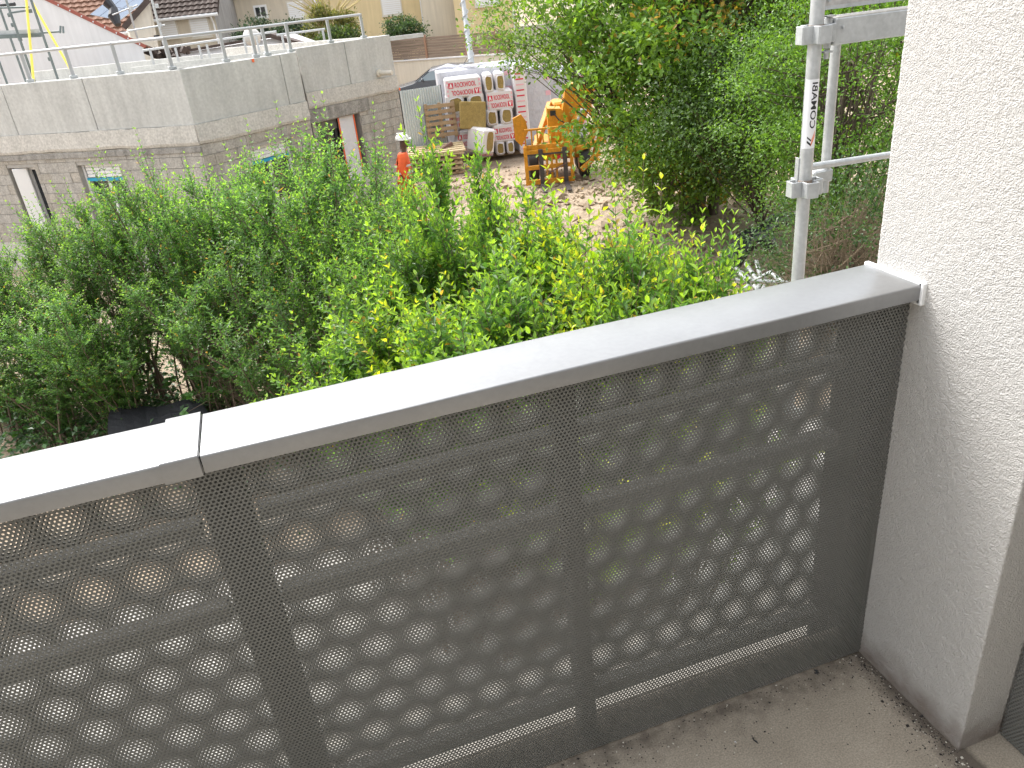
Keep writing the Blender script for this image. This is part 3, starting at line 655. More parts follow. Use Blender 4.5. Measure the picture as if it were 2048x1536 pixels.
for u in (mid+.02, s1_-.13): p = wall_pt(r0_, r1_, u, -.085, (z0+z1)/2); MB().box(p, (.035, .012, z1-z0), rz=ang).obj('tape_strip', M['tape'], bl, world=True)
# stained lintels
for a, c, o in ((r0_, r1_, (s0_-.25, s1_+.35, z1+.02, ZL-.02)), (qL, q1, (w1[1][0]-2.6, w1[1][1]+2.0, ZL-.03-.10, ZL-.03))):
    p = wall_pt(a, c, (o[0]+o[1])/2, -.075, (o[2]+o[3])/2); d, n = wall_dir(a, c); MB().box(p, (o[1]-o[0], .18, o[3]-o[2]), rz=math.atan2(d[1], d[0]), ch=.006).obj('lintel', M['drip'], bl, world=True)
# orange marks sprayed on the parapet
for px, py in ((506, 121), (799, 178)):
    a, c = (q1, q2) if px < 600 else (r0_, r1_); s_ = sof(a, c, px, py, 0); p = wall_pt(a, c, s_, .002, 0); p.z = zat(px, py, p.x, p.y); d, n = wall_dir(a, c)
    MB().box(p, (.05, .008, .06), rz=math.atan2(d[1], d[0])).obj('paint_mark', M['tape'], bl, world=True)

# guard rails on the roof
def guardrail(name, label, path, posts, zr0, zr1, rail_r=.028, group=None):
    t = thing(name, label, 'guard rail', (path[0][0], path[0][1], zr0), group=group)
    for (x, y) in posts:
        MB().box((x, y, (zr0+zr1)/2), (.06, .045, zr1-zr0), rz=.3, ch=.005).obj('post', M['alu'], t, world=True)
        MB().box((x, y, zr0+.03), (.13, .11, .05), rz=.3, ch=.005).obj('clamp', M['galv'], t, world=True)
    for a, c in zip(path[:-1], path[1:]): MB().tube([(a[0], a[1], zr1-.02), (c[0], c[1], zr1-.02)], rail_r, 10).obj('rail', M['alu'], t, world=True, smooth=True)
    return t
nearp = []
def on_path(px, py, z):  # intersect with the parapet line for that pixel
    for a, c in ((qL, q1), (q1, q2), (r0_, r1_)):
        s_ = sof(a, c, px, py, 0); Lw = np.linalg.norm(c-a)
        if -.2 <= s_ <= Lw+.4:
            d, n = wall_dir(a, c); p = a+d*s_-n*.12; return (p[0], p[1])
    return tuple(q2)
pp = [on_path(x, y, ZT) for x, y in ((52, 168), (138, 158), (231, 148), (335, 137), (460, 119), (520, 111), (543, 108), (590, 99), (670, 90), (736, 81))]
dd = wall_dir(qL, q1)[0]
guardrail('roof_guard_rail', 'aluminium guard rail clamped along the front parapet of the flat roof', [tuple(np.array(pp[0])-dd*3.2)]+[pp[0], pp[3], pp[4], pp[6], pp[9]], [tuple(np.array(pp[0])-dd*1.4)]+pp, ZT, 1.50)
hb = np.array([-.9, 5.2])
bp_ = [tuple(np.array(atz(x, y, 1.30)[:2])) for x, y in ((300, 101), (345, 96), (397, 90), (413, 88), (487, 77), (510, 73), (563, 68), (642, 59))]
t = thing('roof_guard_rail', 'thinner aluminium guard rail on the rear side of the flat roof', 'guard rail', (0, 26, .8))
def unproj_back(px, py, y0): d = ray(px, py); k = (y0-CAM[1])/d[1]; return CAM+d*k
pr = [unproj_back(x, y, 21.6) for x, y in ((300, 101), (350, 95), (397, 90), (413, 88), (487, 77), (512, 73), (563, 68), (645, 59))]
for q in pr:
    MB().box((q[0], q[1], (.86+q[2])/2), (.055, .045, q[2]-.86)).obj('post', M['alu'], t, world=True)
MB().tube([unproj_back(286, 101, 21.6), unproj_back(553, 63, 21.6)], .026, 10).obj('rail', M['alu'], t, world=True, smooth=True)
MB().tube([unproj_back(553, 70, 21.6), unproj_back(650, 58, 21.6)], .026, 10).obj('rail', M['alu'], t, world=True, smooth=True)
MB().box((.0, 21.6, .80), (7.5, .12, .10)).obj('kerb', M['concrete'], t, world=True)

# ------------------------------------------------------------------ scaffold on the left of the building
ls = thing('facade_scaffold', 'weathered steel scaffold with yellow braces in front of the white gable', 'scaffold', tuple(atd(60, 100, 19.5)[:2])+(.45,))
def ltube(a, c, t, r=.0242, m='scaf_dark', name='standard', ext=0):
    A_ = Vector(atd(a[0], a[1], t)); C_ = Vector(atd(c[0], c[1], t)); 
    if ext: C_ = A_+(C_-A_)*(1+ext)
    MB().tube([A_, C_], r, 8).obj(name, M[m], ls, world=True, smooth=True)
def lvert(px, py, t, top, r=.03, name='standard'):
    A_ = atd(px, py, t); MB().tube([(A_[0], A_[1], .45), (A_[0], A_[1], top)], r, 8).obj(name, M['scaf_dark'], ls, world=True, smooth=True)
lvert(70, 165, 19.2, 4.2); lvert(118, 165, 19.2, 4.2); lvert(8, 150, 21, 4.2); lvert(40, 130, 21, 4.4)
ltube((52, -5), (68, 172), 19.0, .03, 'yellow_tube', 'brace'); ltube((60, -3), (153, 160), 19.0, .028, 'yellow_tube', 'brace')
ltube((-10, 16), (58, 14), 19.2, name='ledger'); ltube((18, 26), (60, 20), 19.2, name='ledger'); ltube((80, 66), (122, 63), 19.1, name='ledger')
ltube((121, 52), (120, 66), 19.1, name='hook'); ltube((126, 53), (127, 66), 19.1, name='hook'); ltube((-10, 13), (30, 8), 19.5, .045, 'black_rubber', 'tube_end')
for k in range(2):
    A_ = Vector(atd(-10, 66+k*8, 19.0)); C_ = Vector(atd(80, 62+k*8, 19.3)); MB().beam(A_, C_, .25, .09).obj('deck_plank', M['scaf_dark' if k else 'galv'], ls, world=True)
for px, py in ((19, 30), (60, 22), (79, 70), (40, 78), (100, 118), (26, 50)):
    A_ = atd(px, py, 19.1); MB().box(A_, (.09, .09, .09), rz=.3, ch=.01).obj('clamp', M['scaf_dark'], ls, world=True)
# far scaffold behind the roof
fs = thing('far_scaffold', 'thin galvanised scaffold tubes standing behind the flat roof near the brown-roofed house', 'scaffold', tuple(atd(300, 60, 25)[:2])+(G,))
def fvert(px, py, t, z0, z1): A_ = atd(px, py, t); MB().tube([(A_[0], A_[1], z0), (A_[0], A_[1], z1)], .035, 8).obj('standard', M['galv'], fs, world=True, smooth=True)
fvert(328, 88, 24, G, 4); fvert(270, 60, 27, G, 3); 
MB().tube([atd(256, 62, 24), atd(330, 50, 24)], .025, 8).obj('ledger', M['galv'], fs, world=True); MB().tube([atd(225, 30, 26), atd(275, 10, 26)], .02, 8).obj('ledger', M['galv'], fs, world=True)
for px, py in ((320, 50), (328, 86), (262, 16), (314, 12)): MB().box(atd(px, py, 24), (.10, .10, .12), ch=.01).obj('clamp', M['galv'], fs, world=True)
MB().box(atd(313, 72, 24.2), (.16, .06, .05), rz=.3).obj('knob', M['black_plastic'], fs, world=True)
# ------------------------------------------------------------------ houses
def gable_house(name, label, corner, yaw, Lx, Ly, eave, ridge, wallm, roofm, ridge_along='x', gable_wall=None, ov=.3, verge=None, gutter=True, windows=(), group=None):
    """corner = front-left ground corner, local x runs along the front, y away. ridge along local x (eaves face us) or y (gable faces us)."""
    t = thing(name, label, 'house', (corner[0], corner[1], G), yaw, group); m = MB(); he, hr = eave-G, ridge-G
    if ridge_along == 'x':
        m.add([(0, 0, 0), (Lx, 0, 0), (Lx, Ly, 0), (0, Ly, 0), (0, 0, he), (Lx, 0, he), (Lx, Ly, he), (0, Ly, he)], [(0, 1, 5, 4), (2, 3, 7, 6), (0, 3, 2, 1)]); m.obj('wall', wallm, t)
        g = MB()
        for x in (0, Lx): MB().add([(x, 0, 0), (x, Ly, 0), (x, Ly, he), (x, Ly/2, hr), (x, 0, he)], [(0, 1, 2, 3, 4)]).obj('gable_wall', gable_wall or wallm, t)
        sl_ = [((-ov, -ov, he-ov*(hr-he)/(Ly/2)), (Lx+ov, -ov, he-ov*(hr-he)/(Ly/2)), (Lx+ov, Ly/2, hr), (-ov, Ly/2, hr)), ((Lx+ov, Ly+ov, he-ov*(hr-he)/(Ly/2)), (-ov, Ly+ov, he-ov*(hr-he)/(Ly/2)), (-ov, Ly/2, hr), (Lx+ov, Ly/2, hr))]
    else:
        g = MB()
        g.add([(0, 0, 0), (Lx, 0, 0), (Lx, 0, he), (Lx/2, 0, hr), (0, 0, he), (0, Ly, 0), (Lx, Ly, 0), (Lx, Ly, he), (Lx/2, Ly, hr), (0, Ly, he)], [(0, 1, 2, 3, 4), (6, 5, 9, 8, 7), (0, 4, 9, 5), (1, 6, 7, 2)]); g.obj('wall', wallm, t)
        dz = ov*(hr-he)/(Lx/2)
        sl_ = [((-ov, -ov*.6, he-dz), (Lx/2, -ov*.6, hr), (Lx/2, Ly+ov, hr), (-ov, Ly+ov, he-dz)), ((Lx/2, -ov*.6, hr), (Lx+ov, -ov*.6, he-dz), (Lx+ov, Ly+ov, he-dz), (Lx/2, Ly+ov, hr))]
    # tiled slopes: stepped courses, real relief
    for q in sl_:
        a, b_, c, d = map(Vector, q); r = MB()
        # up direction is the one that rises
        if abs(a.z-b_.z) < 1e-6: lo0, lo1, hi0, hi1 = a, b_, d, c
        else: lo0, lo1, hi0, hi1 = (a, d, b_, c) if a.z < b_.z else (b_, c, a, d)
        nrm = (lo1-lo0).cross(hi0-lo0).normalized(); nrm = nrm if nrm.z > 0 else -nrm
        nc = max(4, int((hi0-lo0).length/.32)); w_ = (lo1-lo0).length; nw = max(6, min(60, int(w_/.30)))
        for i in range(nc):
            f0, f1 = i/nc, (i+1)/nc+.01
            vs_ = []; 
            for j in range(nw*2+1):
                s_ = j/(nw*2); bump = .05 if j % 2 else 0
                vs_ += [lo0.lerp(hi0, f0).lerp(lo1.lerp(hi1, f0), s_)+nrm*(.10+bump), lo0.lerp(hi0, f1).lerp(lo1.lerp(hi1, f1), s_)+nrm*(.03+bump), lo0.lerp(hi0, f0).lerp(lo1.lerp(hi1, f0), s_)+nrm*(.0)]
            F = []
            for j in range(nw*2): F += [(3*j, 3*j+3, 3*j+4, 3*j+1), (3*j+2, 3*j+5, 3*j+3, 3*j)]
            r.add(vs_, F)
        r.add([lo0+nrm*.001, lo1+nrm*.001, hi1+nrm*.001, hi0+nrm*.001, lo0-nrm*.12, lo1-nrm*.12, hi1-nrm*.12, hi0-nrm*.12], [(0, 1, 2, 3), (7, 6, 5, 4), (0, 4, 5, 1), (1, 5, 6, 2), (2, 6, 7, 3), (3, 7, 4, 0)])
        ro = r.obj('roof', roofm, t)
    if gutter and ridge_along == 'x':
        zz = he-ov*(hr-he)/(Ly/2); MB().tube([(-ov, -ov-.05, zz-.03), (Lx+ov, -ov-.05, zz-.03)], .09, 8).obj('gutter', M['pvc'], t); MB().tube([(Lx-.12, -ov-.05, zz-.05), (Lx-.12, -.07, zz-.45), (Lx-.12, -.07, .1)], .05, 8).obj('downpipe', M['pvc'], t)
    for (u, z, ww, hh_, kind) in windows:
        f = MB(); f.box((u, -.01, z-G), (ww+.14, .06, hh_+.14)); wi = f.obj('window', M['cream_pale'] if kind != 'glass' else M['pvc'], t)
        if kind == 'shutter':
            sm = MB(); n_ = int(hh_/.1)
            for i in range(n_): sm.box((u, -.045, z-G-hh_/2+(i+.5)*hh_/n_), (ww, .03, hh_/n_-.015))
            o_ = sm.obj('shutter', M['shutter'], t); o_.parent = wi
        else:
            for s_ in (-1, 1):
                o_ = MB().box((u+s_*ww/4, -.045, z-G), (ww/2-.08, .02, hh_-.1)).obj('pane', M['glass'], t); o_.parent = wi
        o_ = MB().box((u, -.06, z-G-hh_/2-.09), (ww+.2, .16, .06)).obj('sill', M['cream_pale'], t); o_.parent = wi
    return t
# white gable right behind the building: verge runs down to the right, ends at px (283,80)
eR = np.array(atd(283, 90, 25.5)); eT = np.array(atd(75, -10, 25.5))
gb = thing('white_gable_house', 'white rendered gable wall with a red tiled verge running down to the right', 'house', (eR[0], eR[1], G))
dirg = Vector((eR[0]-eT[0], eR[1]-eT[1], 0)); up_len = eT[2]-eR[2]; dn = dirg.normalized()
nback = Vector((eR[0]-CAM[0]-1.5, eR[1]-CAM[1], 0)).normalized()*.45
E0 = Vector(eR); T0 = Vector(eT); far = T0-dirg*.9+Vector((0, 0, up_len*.9)); LL = far-dirg*1.9-Vector((0, 0, up_len*1.9))
def G0(v): return Vector((v.x, v.y, G))
# gable mesh: front face + depth
m = MB(); pf = [G0(E0), E0, far, LL, G0(LL)]; n5 = [p+nback*9 for p in pf]
m.add(pf+n5, [(0, 1, 2, 3, 4), (9, 8, 7, 6, 5), (0, 5, 6, 1), (3, 8, 9, 4)]); m.obj('wall', M['white_render'], gb, world=True)
up_ = (far-E0).normalized(); nrm = up_.cross(nback); nrm = nrm if nrm.z > 0 else -nrm
nv = 17; tl = (far-E0).length/nv
for i in range(nv):
    c = E0+up_*tl*(i+.5)-up_*.15-nback*.04; x = up_; y = nback; z_ = x.cross(y)
    o_ = MB().box(c+nrm*(.02), (tl*1.04, .08, .30), M=Matrix((x, y, z_)).transposed(), ch=.01).obj('verge_tile', M['tile_red'], gb, world=True)
    if i < 8: MB().tube([c-nback*.03, c-nback*.055], .03, 8).obj('verge_screw', M['white_render'], gb, world=True)
q = MB(); a = E0-up_*.3+nrm*.17; c = far+nrm*.17; q.add([a, c, c+nback*9, a+nback*9, a-nrm*.12, c-nrm*.12, c+nback*9-nrm*.12, a+nback*9-nrm*.12], [(0, 1, 2, 3), (7, 6, 5, 4), (0, 4, 5, 1), (1, 5, 6, 2), (2, 6, 7, 3), (3, 7, 4, 0)]); q.obj('roof', M['tile_orange'], gb, world=True)
a = far+nrm*.17; c = LL+nrm*.0; q = MB(); q.add([a, c, c+nback*9, a+nback*9], [(0, 1, 2, 3)]); q.obj('roof', M['tile_orange'], gb, world=True)
# lower white annexe right of the gable, with dark roof edge (px 340-600, y 80-125)
def pts_at(t, *pxs): return [Vector(atd(x, y, t)) for x, y in pxs]
an = thing('white_annexe', 'low white outbuilding with a dark sloping roof edge behind the flat roof', 'outbuilding', tuple(atd(470, 100, 31)[:2])+(G,))
A_, B2_, C_ = pts_at(31, (330, 112), (556, 75), (640, 105))
m = MB(); pf = [G0(A_), A_, B2_, C_, G0(C_)]; m.add(pf+[p+Vector((1.0, 6, 0)) for p in pf], [(4, 3, 2, 1, 0), (5, 6, 7, 8, 9), (3, 8, 7, 2), (2, 7, 6, 1)]); m.obj('wall', M['white_render'], an, world=True)
q = MB(); q.beam(B2_+Vector((-.2, -.1, .1)), C_+Vector((.3, -.1, 0)), .5, .16); q.beam(A_+Vector((0, 0, .05)), B2_+Vector((0, 0, .08)), .4, .1); q.obj('roof', M['tile_brown'], an, world=True)
q = MB(); 
for i in range(9): q.beam(B2_+Vector((-.2, .3+i*.6, .16)), C_+Vector((.3, .3+i*.6, .06)), .5, .08)
q.obj('roof', M['tile_brown'], an, world=True)
bs = thing('stone_heap_shed', 'small dark rubble-roofed lean-to behind the guard rail posts', 'lean-to', tuple(atd(315, 110, 27)[:2])+(G,))
A_ = Vector(atd(318, 112, 27)); MB().box((A_.x, A_.y, (A_.z-.5+G)/2), (2.0, .8, A_.z-.5-G)).obj('wall', M['cream_pale'], bs, world=True)
q = MB()
for i in range(46): q.box((A_.x+rng.uniform(-1, 1), A_.y+rng.uniform(-.4, .4), A_.z-.45+rng.uniform(0, .75)*(1 if i > 8 else .2)), rng.uniform(.1, .28, 3), M=Euler(rng.uniform(0, 3, 3)).to_matrix())
tag(q.obj('rubble_roof', M['tile_brown'], bs, world=True), kind='stuff')
# terracotta roof house with solar panels (px 120-310, y 0-60)
h = gable_house('terracotta_roof_house', 'cream house with terracotta roof and blue-white solar panels behind the white gable', tuple(atd(85, 40, 36)[:2]), .16, 4.3, 8, 1.9, 5.2, M['cream_pale'], M['tile_orange'], 'x')
S = [Vector(atd(x, y, 35)) for x, y in ((180, 30), (240, 42), (292, 2), (232, -10))]
tt = thing('solar_array', 'pale blue solar panels tilted on the terracotta roof', 'solar panels', tuple(S[0]))
for i in range(3):
    for j in range(2):
        f0, f1, g0, g1 = i/3+.01, (i+1)/3-.01, j/2+.01, (j+1)/2-.01
        def bl_(u, v): return S[0].lerp(S[1], u).lerp(S[3].lerp(S[2], u), v)
        cs = [bl_(f0, g0), bl_(f1, g0), bl_(f1, g1), bl_(f0, g1)]; nn_ = (cs[1]-cs[0]).cross(cs[3]-cs[0]).normalized()*.05
        MB().add([c+nn_ for c in cs]+cs, [(0, 1, 2, 3), (7, 6, 5, 4), (0, 4, 5, 1), (1, 5, 6, 2), (2, 6, 7, 3), (3, 7, 4, 0)]).obj('panel', M['solar'], tt, world=True)
wb = thing('wrapped_chimney', 'dark plastic-wrapped flue standing beside the solar panels', 'flue', tuple(atd(228, 60, 30)))
q = MB(); A_ = Vector(atd(215, 5, 30)); C_ = Vector(atd(236, 50, 30)); q.tube([A_, A_.lerp(C_, .3)+Vector((.1, 0, .0)), A_.lerp(C_, .6), C_], [.2, .16, .22, .12], 9); q.obj('wrap', M['black_plastic'], wb, world=True)
# cream gable wall behind (px 250-320, y 0-85)
cw = thing('cream_gable_wall', 'cream gable wall with a dark verge between the solar roof and the far scaffold tubes', 'house', tuple(atd(290, 60, 33.5)[:2])+(G,))
pf = pts_at(33.5, (254, 50), (298, 2), (300, 0), (300, 100)); pf = [G0(pf[0])]+pf[:3]+[G0(pf[3])]
m = MB(); m.add(pf+[p+Vector((-.5, 4, 0)) for p in pf], [(4, 3, 2, 1, 0), (5, 6, 7, 8, 9), (0, 1, 6, 5), (1, 2, 7, 6), (3, 4, 9, 8)]); m.obj('wall', M['cream_pale'], cw, world=True)
q = MB(); q.beam(pf[1]+Vector((-.15, -.1, -.1)), pf[2]+Vector((0, -.1, .05)), .35, .22); q.obj('verge', M['tile_brown'], cw, world=True)
# brown roofed house
c0 = atd(292, 60, 42); c1 = atd(432, 45, 42); Lx = math.hypot(c1[0]-c0[0], c1[1]-c0[1]); yw = math.atan2(c1[1]-c0[1], c1[0]-c0[0])
def zof(px, py, t): return atd(px, py, t)[2]
hz = lambda px, y0, y1, t: ((zof(px, y0, t)+zof(px, y1, t))/2, zof(px, y0, t)-zof(px, y1, t))
za, ha = hz(335, 43, 75, 42); zb3, hb3 = hz(398, 33, 73, 42)
gable_house('brown_roof_house', 'cream house with dark brown tiled roof, white gutter and two closed shutters', tuple(c0[:2]), yw, Lx, 7, zof(360, 26, 42)+.05, zof(360, 26, 42)+3.2, M['cream'], M['tile_brown'], 'x', M['grey_wall'],
            windows=((Lx*.31, za, .95, ha, 'shutter'), (Lx*.76, zb3, .95, hb3, 'shutter')))
# cream and yellow terrace
c0 = atd(478, 50, 46); c1 = atd(640, 35, 46); Lx = math.hypot(c1[0]-c0[0], c1[1]-c0[1]); yw = math.atan2(c1[1]-c0[1], c1[0]-c0[0])
za, ha = hz(527, 12, 34, 46); zb3, hb3 = hz(596, 3, 36, 46)
gable_house('cream_house', 'pale cream rendered house with a small casement window and a closed shutter', tuple(c0[:2]), yw, Lx, 8, 3.3, 6.2, M['cream'], M['tile_terra'], 'x', windows=((Lx*.30, za, .65, ha, 'glass'), (Lx*.73, zb3, .9, hb3, 'shutter')))
c0 = atd(641, 45, 46.5); c1 = atd(848, 25, 46.5); Lx = math.hypot(c1[0]-c0[0], c1[1]-c0[1]); yw = math.atan2(c1[1]-c0[1], c1[0]-c0[0]); za, ha = hz(786, -12, 28, 46.5)
gable_house('yellow_house', 'yellow rendered house with one closed white shutter behind the round bush', tuple(c0[:2]), yw, Lx, 8, 3.4, 6.3, M['yellow_wall'], M['tile_terra'], 'x', windows=((Lx*.70, za, 1.1, ha, 'shutter'),))
c0 = atd(849, 60, 45); c1 = atd(1300, 20, 45); Lx = math.hypot(c1[0]-c0[0], c1[1]-c0[1]); yw = math.atan2(c1[1]-c0[1], c1[0]-c0[0])
gable_house('tan_house', 'tan rendered house behind the lamp mast and the slatted fence', tuple(c0[:2]), yw, Lx*.16, 8, 3.4, 6.3, M['cream'], M['tile_terra'], 'x', windows=())
gable_house('beige_house', 'beige rendered house right of the lamp mast with a closed shutter', tuple(atd(913, 55, 44)[:2]), yw, Lx*.26, 8, 3.3, 6.2, M['yellow_wall'], M['tile_terra'], 'x', windows=((1.9, 1.6, 1.3, 1.0, 'shutter'),))
for i, (x, y) in enumerate(((-26, 46), (-38, 52), (24, 52), (34, 50))):
    gable_house('distant_house', ['cream house far behind the left edge of the scaffold', 'pale house beyond the left edge of the building site', 'cream house hidden behind the big tree', 'pale house hidden behind the hedge on the far right'][i], (x, y), .1*(-1)**i, 10, 8, 2.8, 5.8, [M['cream_pale'], M['cream']][i % 2], [M['tile_terra'], M['tile_brown']][i % 2], 'x', windows=((2.5, .5, 1, 1.2, 'shutter'), (7, .5, 1, 1.2, 'shutter')))

# ------------------------------------------------------------------ boundary wall, fence, mast, globe lamp
w0 = atz(640, 147, -1.15); w1_ = atz(785, 122, -1.15); w2_ = atz(1290, 88, -1.15)
dw = (w2_-w1_)[:2]; dw = dw/np.linalg.norm(dw); w0 = w1_[:2]-dw*22; wE = w2_[:2]+dw*24
bw = thing('boundary_wall', 'long beige rendered boundary wall behind the car and insulation packs', 'wall', (w1_[0], w1_[1], G)); ang = math.atan2(dw[1], dw[0])
cc = (w0+wE)/2; Lw = np.linalg.norm(wE-w0); MB().box((cc[0], cc[1], (G-1.2)/2), (Lw, .2, -1.2-G), rz=ang).obj('wall', M['cream_pale'], bw, world=True); MB().box((cc[0], cc[1], -1.17), (Lw, .3, .06), rz=ang).obj('capping', M['white_render'], bw, world=True)
fn = thing('slatted_fence', 'weathered horizontal-board wooden fence on top of the boundary wall', 'fence', (w1_[0], w1_[1], -1.14))
f0 = w1_[:2]-dw*1.0; 
def along(px):  # position along wall line for pixel column
    r = ray(px, 100)[:2]; A_ = np.array([[r[0], -dw[0]], [r[1], -dw[1]]]); return np.linalg.solve(A_, w1_[:2]-CAM[:2])[1]
posts = [along(px) for px in (770, 852, 932, 993, 1014)]
zf0, zf1 = -1.12, -1.12+1.06
for i, u in enumerate(posts[:-1]):
    p = w1_[:2]+dw*u; MB().box((p[0], p[1]-.04, (zf0+zf1)/2+.04), (.11, .11, zf1-zf0+.1), rz=ang, ch=.01).obj('post', M['wood_post'], fn, world=True)
for a, c in zip(posts[:-1], posts[1:]):
    for k in range(8):
        u0, u1 = a+.02, c-.02; p = w1_[:2]+dw*(u0+u1)/2; MB().box((p[0], p[1]+.02, zf0+.07+k*.128), (u1-u0, .03, .115), rz=ang+rng.normal(0, .002)).obj('slat', M['wood'], fn, world=True)
bk = thing('block_wall', 'bare cement block garden wall right of the slatted fence, above the boundary wall', 'wall', (w1_[0]+6, w1_[1], -1.1))
u0 = posts[-1]+.35
for k in range(6):
    for j in range(14):
        a = u0+j*.5+(k % 2)*.25; p = w1_[:2]+dw*(a+.25); o = link(bpy.data.objects.new('block', BLOCKME[1+(j+k) % 2])); o.parent = bk; o.location = (p[0]-bk.location.x, p[1]+.02-bk.location.y, -1.04+k*.2-bk.location.z); o.rotation_euler = (0, 0, ang); o.scale = (.488, .18, .188)
A_ = atz(941, 132, -1.5); mb_ = MB(); q = Vector((A_[0], A_[1]-1.2, G)); tp = Vector(atd(923, -14, 35.5)); base = Vector((0, 0, 0))
ms = thing('lamp_mast', 'slim galvanised mast leaning slightly in front of the slatted fence', 'mast', tuple(atd(944, 140, 34.5)[:2])+(G,))
b0 = Vector(atd(944, 135, 35)); b1 = Vector(atd(926, 0, 35)); dr = (b1-b0); mb_.tube([b0-dr*.45, b0, b1, b1+dr*.6], [.17, .15, .10, .07], 12).obj('shaft', M['galv'], ms, world=True, smooth=True)
q = MB(); 
for i in range(30):
    f = i/30; c = b0.lerp(b1+dr*.3, f); a = f*22; q.v
pts_ = [b0.lerp(b1+dr*.4, i/60)+Vector((math.cos(i*.7), math.sin(i*.7), 0))*.16 for i in range(61)]; q.tube(pts_, .025, 5).obj('cable', M['galv'], ms, world=True, smooth=True)
gl = thing('globe_lamp', 'opal white globe lamp on a thin black post behind the roof rail', 'lamp', tuple(atd(505, 78, 27)[:2])+(G,))
cg = atd(504, 74, 27); MB().ball(cg, .30, 24, 16).obj('globe', M['globe'], gl, world=True, smooth=True)
MB().tube([(cg[0], cg[1], G), (cg[0], cg[1], cg[2]-.42)], .05, 10).obj('post', M['lamp_black'], gl, world=True, smooth=True); MB().tube([(cg[0], cg[1], cg[2]-.45), (cg[0], cg[1], cg[2]-.28)], .08, 12).obj('collar', M['lamp_black'], gl, world=True, smooth=True)

# ------------------------------------------------------------------ hoarding, car
h0 = atz(799, 182, -.5); h1 = atz(880, 170, -.5); d = (h1-h0)[:2]; Lh_ = np.linalg.norm(d); d = d/Lh_; n = np.array([d[1], -d[0]])
hd = thing('corrugated_hoarding', 'pale corrugated steel hoarding panel between the building and the insulation stack', 'hoarding', (h0[0], h0[1], G))
m = MB(); k = 0; vs_ = []; nper = 17
for i in range(nper*4+1):
    u = Lh_*i/(nper*4); ph = i % 4; off = (0, .035, .035, 0)[ph]
    p = h0[:2]+d*u+n*off; vs_ += [(p[0], p[1], G), (p[0], p[1], -.5)]
m.add(vs_, [(2*i, 2*i+2, 2*i+3, 2*i+1) for i in range(nper*4)]); m.obj('sheet', M['corr'], hd, world=True)
for u in (0.0, Lh_): p = h0[:2]+d*u-n*.05; MB().box((p[0], p[1], (G-.5)/2), (.06, .06, -.5-G), rz=math.atan2(d[1], d[0])).obj('post', M['dark_steel'], hd, world=True)
def car(px, t):
    A_ = atd(px, 128, t); zc = A_[2]-1.50; c = thing('parked_car', 'dark grey hatchback parked behind the hoarding', 'car', (A_[0], A_[1], zc), 0); tag(MB().box((A_[0]+1.5, A_[1]+.5, (G+zc)/2-.1), (9, 5, zc-G+.2)).obj('parking_terrace', M['concrete2']), kind='structure')
    rz = -.35; c.rotation_euler = (0, 0, rz)
    # side profile (x along the car, nose toward -x), lofted over the width
    prof = [(-2.1, .35), (-2.15, .6), (-2.0, .82), (-1.15, .98), (-.45, 1.42), (.2, 1.50), (1.2, 1.44), (1.85, 1.08), (2.0, .9), (2.05, .4)]
    rows = [(-.86, .0), (-.88, 1), (-.70, 1), (0, 1), (.70, 1), (.88, 1), (.86, 0)]
    m = MB(); P = []; ys = (-.87, -.80, -.4, 0, .4, .80, .87)
    for y in ys:
        for (x, z) in prof:
            f = abs(y)/.87; top = max(0, z-.95); P.append((x*(1-.02*f**4), y*(1-.22*min(1, top/.5)), z-.05*f**3))
    n_ = len(prof); F = []
    for r in range(len(ys)-1):
        for k in range(n_-1): F.append((r*n_+k, r*n_+k+1, (r+1)*n_+k+1, (r+1)*n_+k))
    F += [tuple(range(n_)), tuple((len(ys)-1)*n_+k for k in range(n_))[::-1]]
    m.add(P, F).obj('body', M['car'], c, smooth=True)
    q = MB(); q.add([(-1.13, -.66, 1.015), (-1.13, .66, 1.015), (-.50, .58, 1.43), (-.50, -.58, 1.43)], [(0, 1, 2, 3)]); q.obj('windscreen', M['carglass'], c)
    for s_ in (-1, 1):
        q = MB(); q.add([(-.95, s_*.845, 1.0), (1.6, s_*.845, 1.0), (1.1, s_*.73, 1.37), (-.35, s_*.73, 1.37)], [(0, 1, 2, 3)]); q.obj('side_window', M['carglass'], c)
        for x in (-1.35, 1.3):
            wh = MB().tube([(x, s_*.72, .32), (x, s_*.90, .32)], .32, 20).obj('wheel', M['black_rubber'], c, smooth=True); o_ = MB().tube([(x, s_*.88, .32), (x, s_*.915, .32)], .2, 12).obj('rim', M['alu'], c); o_.parent = wh
        MB().ball((-1.98, s_*.62, .68), .14, 10, 8, (.6, 1, .6)).obj('headlight', M['carglass'], c, smooth=True); MB().ball((-.75, s_*.98, 1.05), .1, 10, 8, (.6, 1, .7)).obj('mirror', M['car'], c, smooth=True)
    MB().tube([(.9, 0, 1.44), (1.05, 0, 1.62)], .012, 6).obj('aerial', M['black_plastic'], c)
    return c
car(884, 31.5)

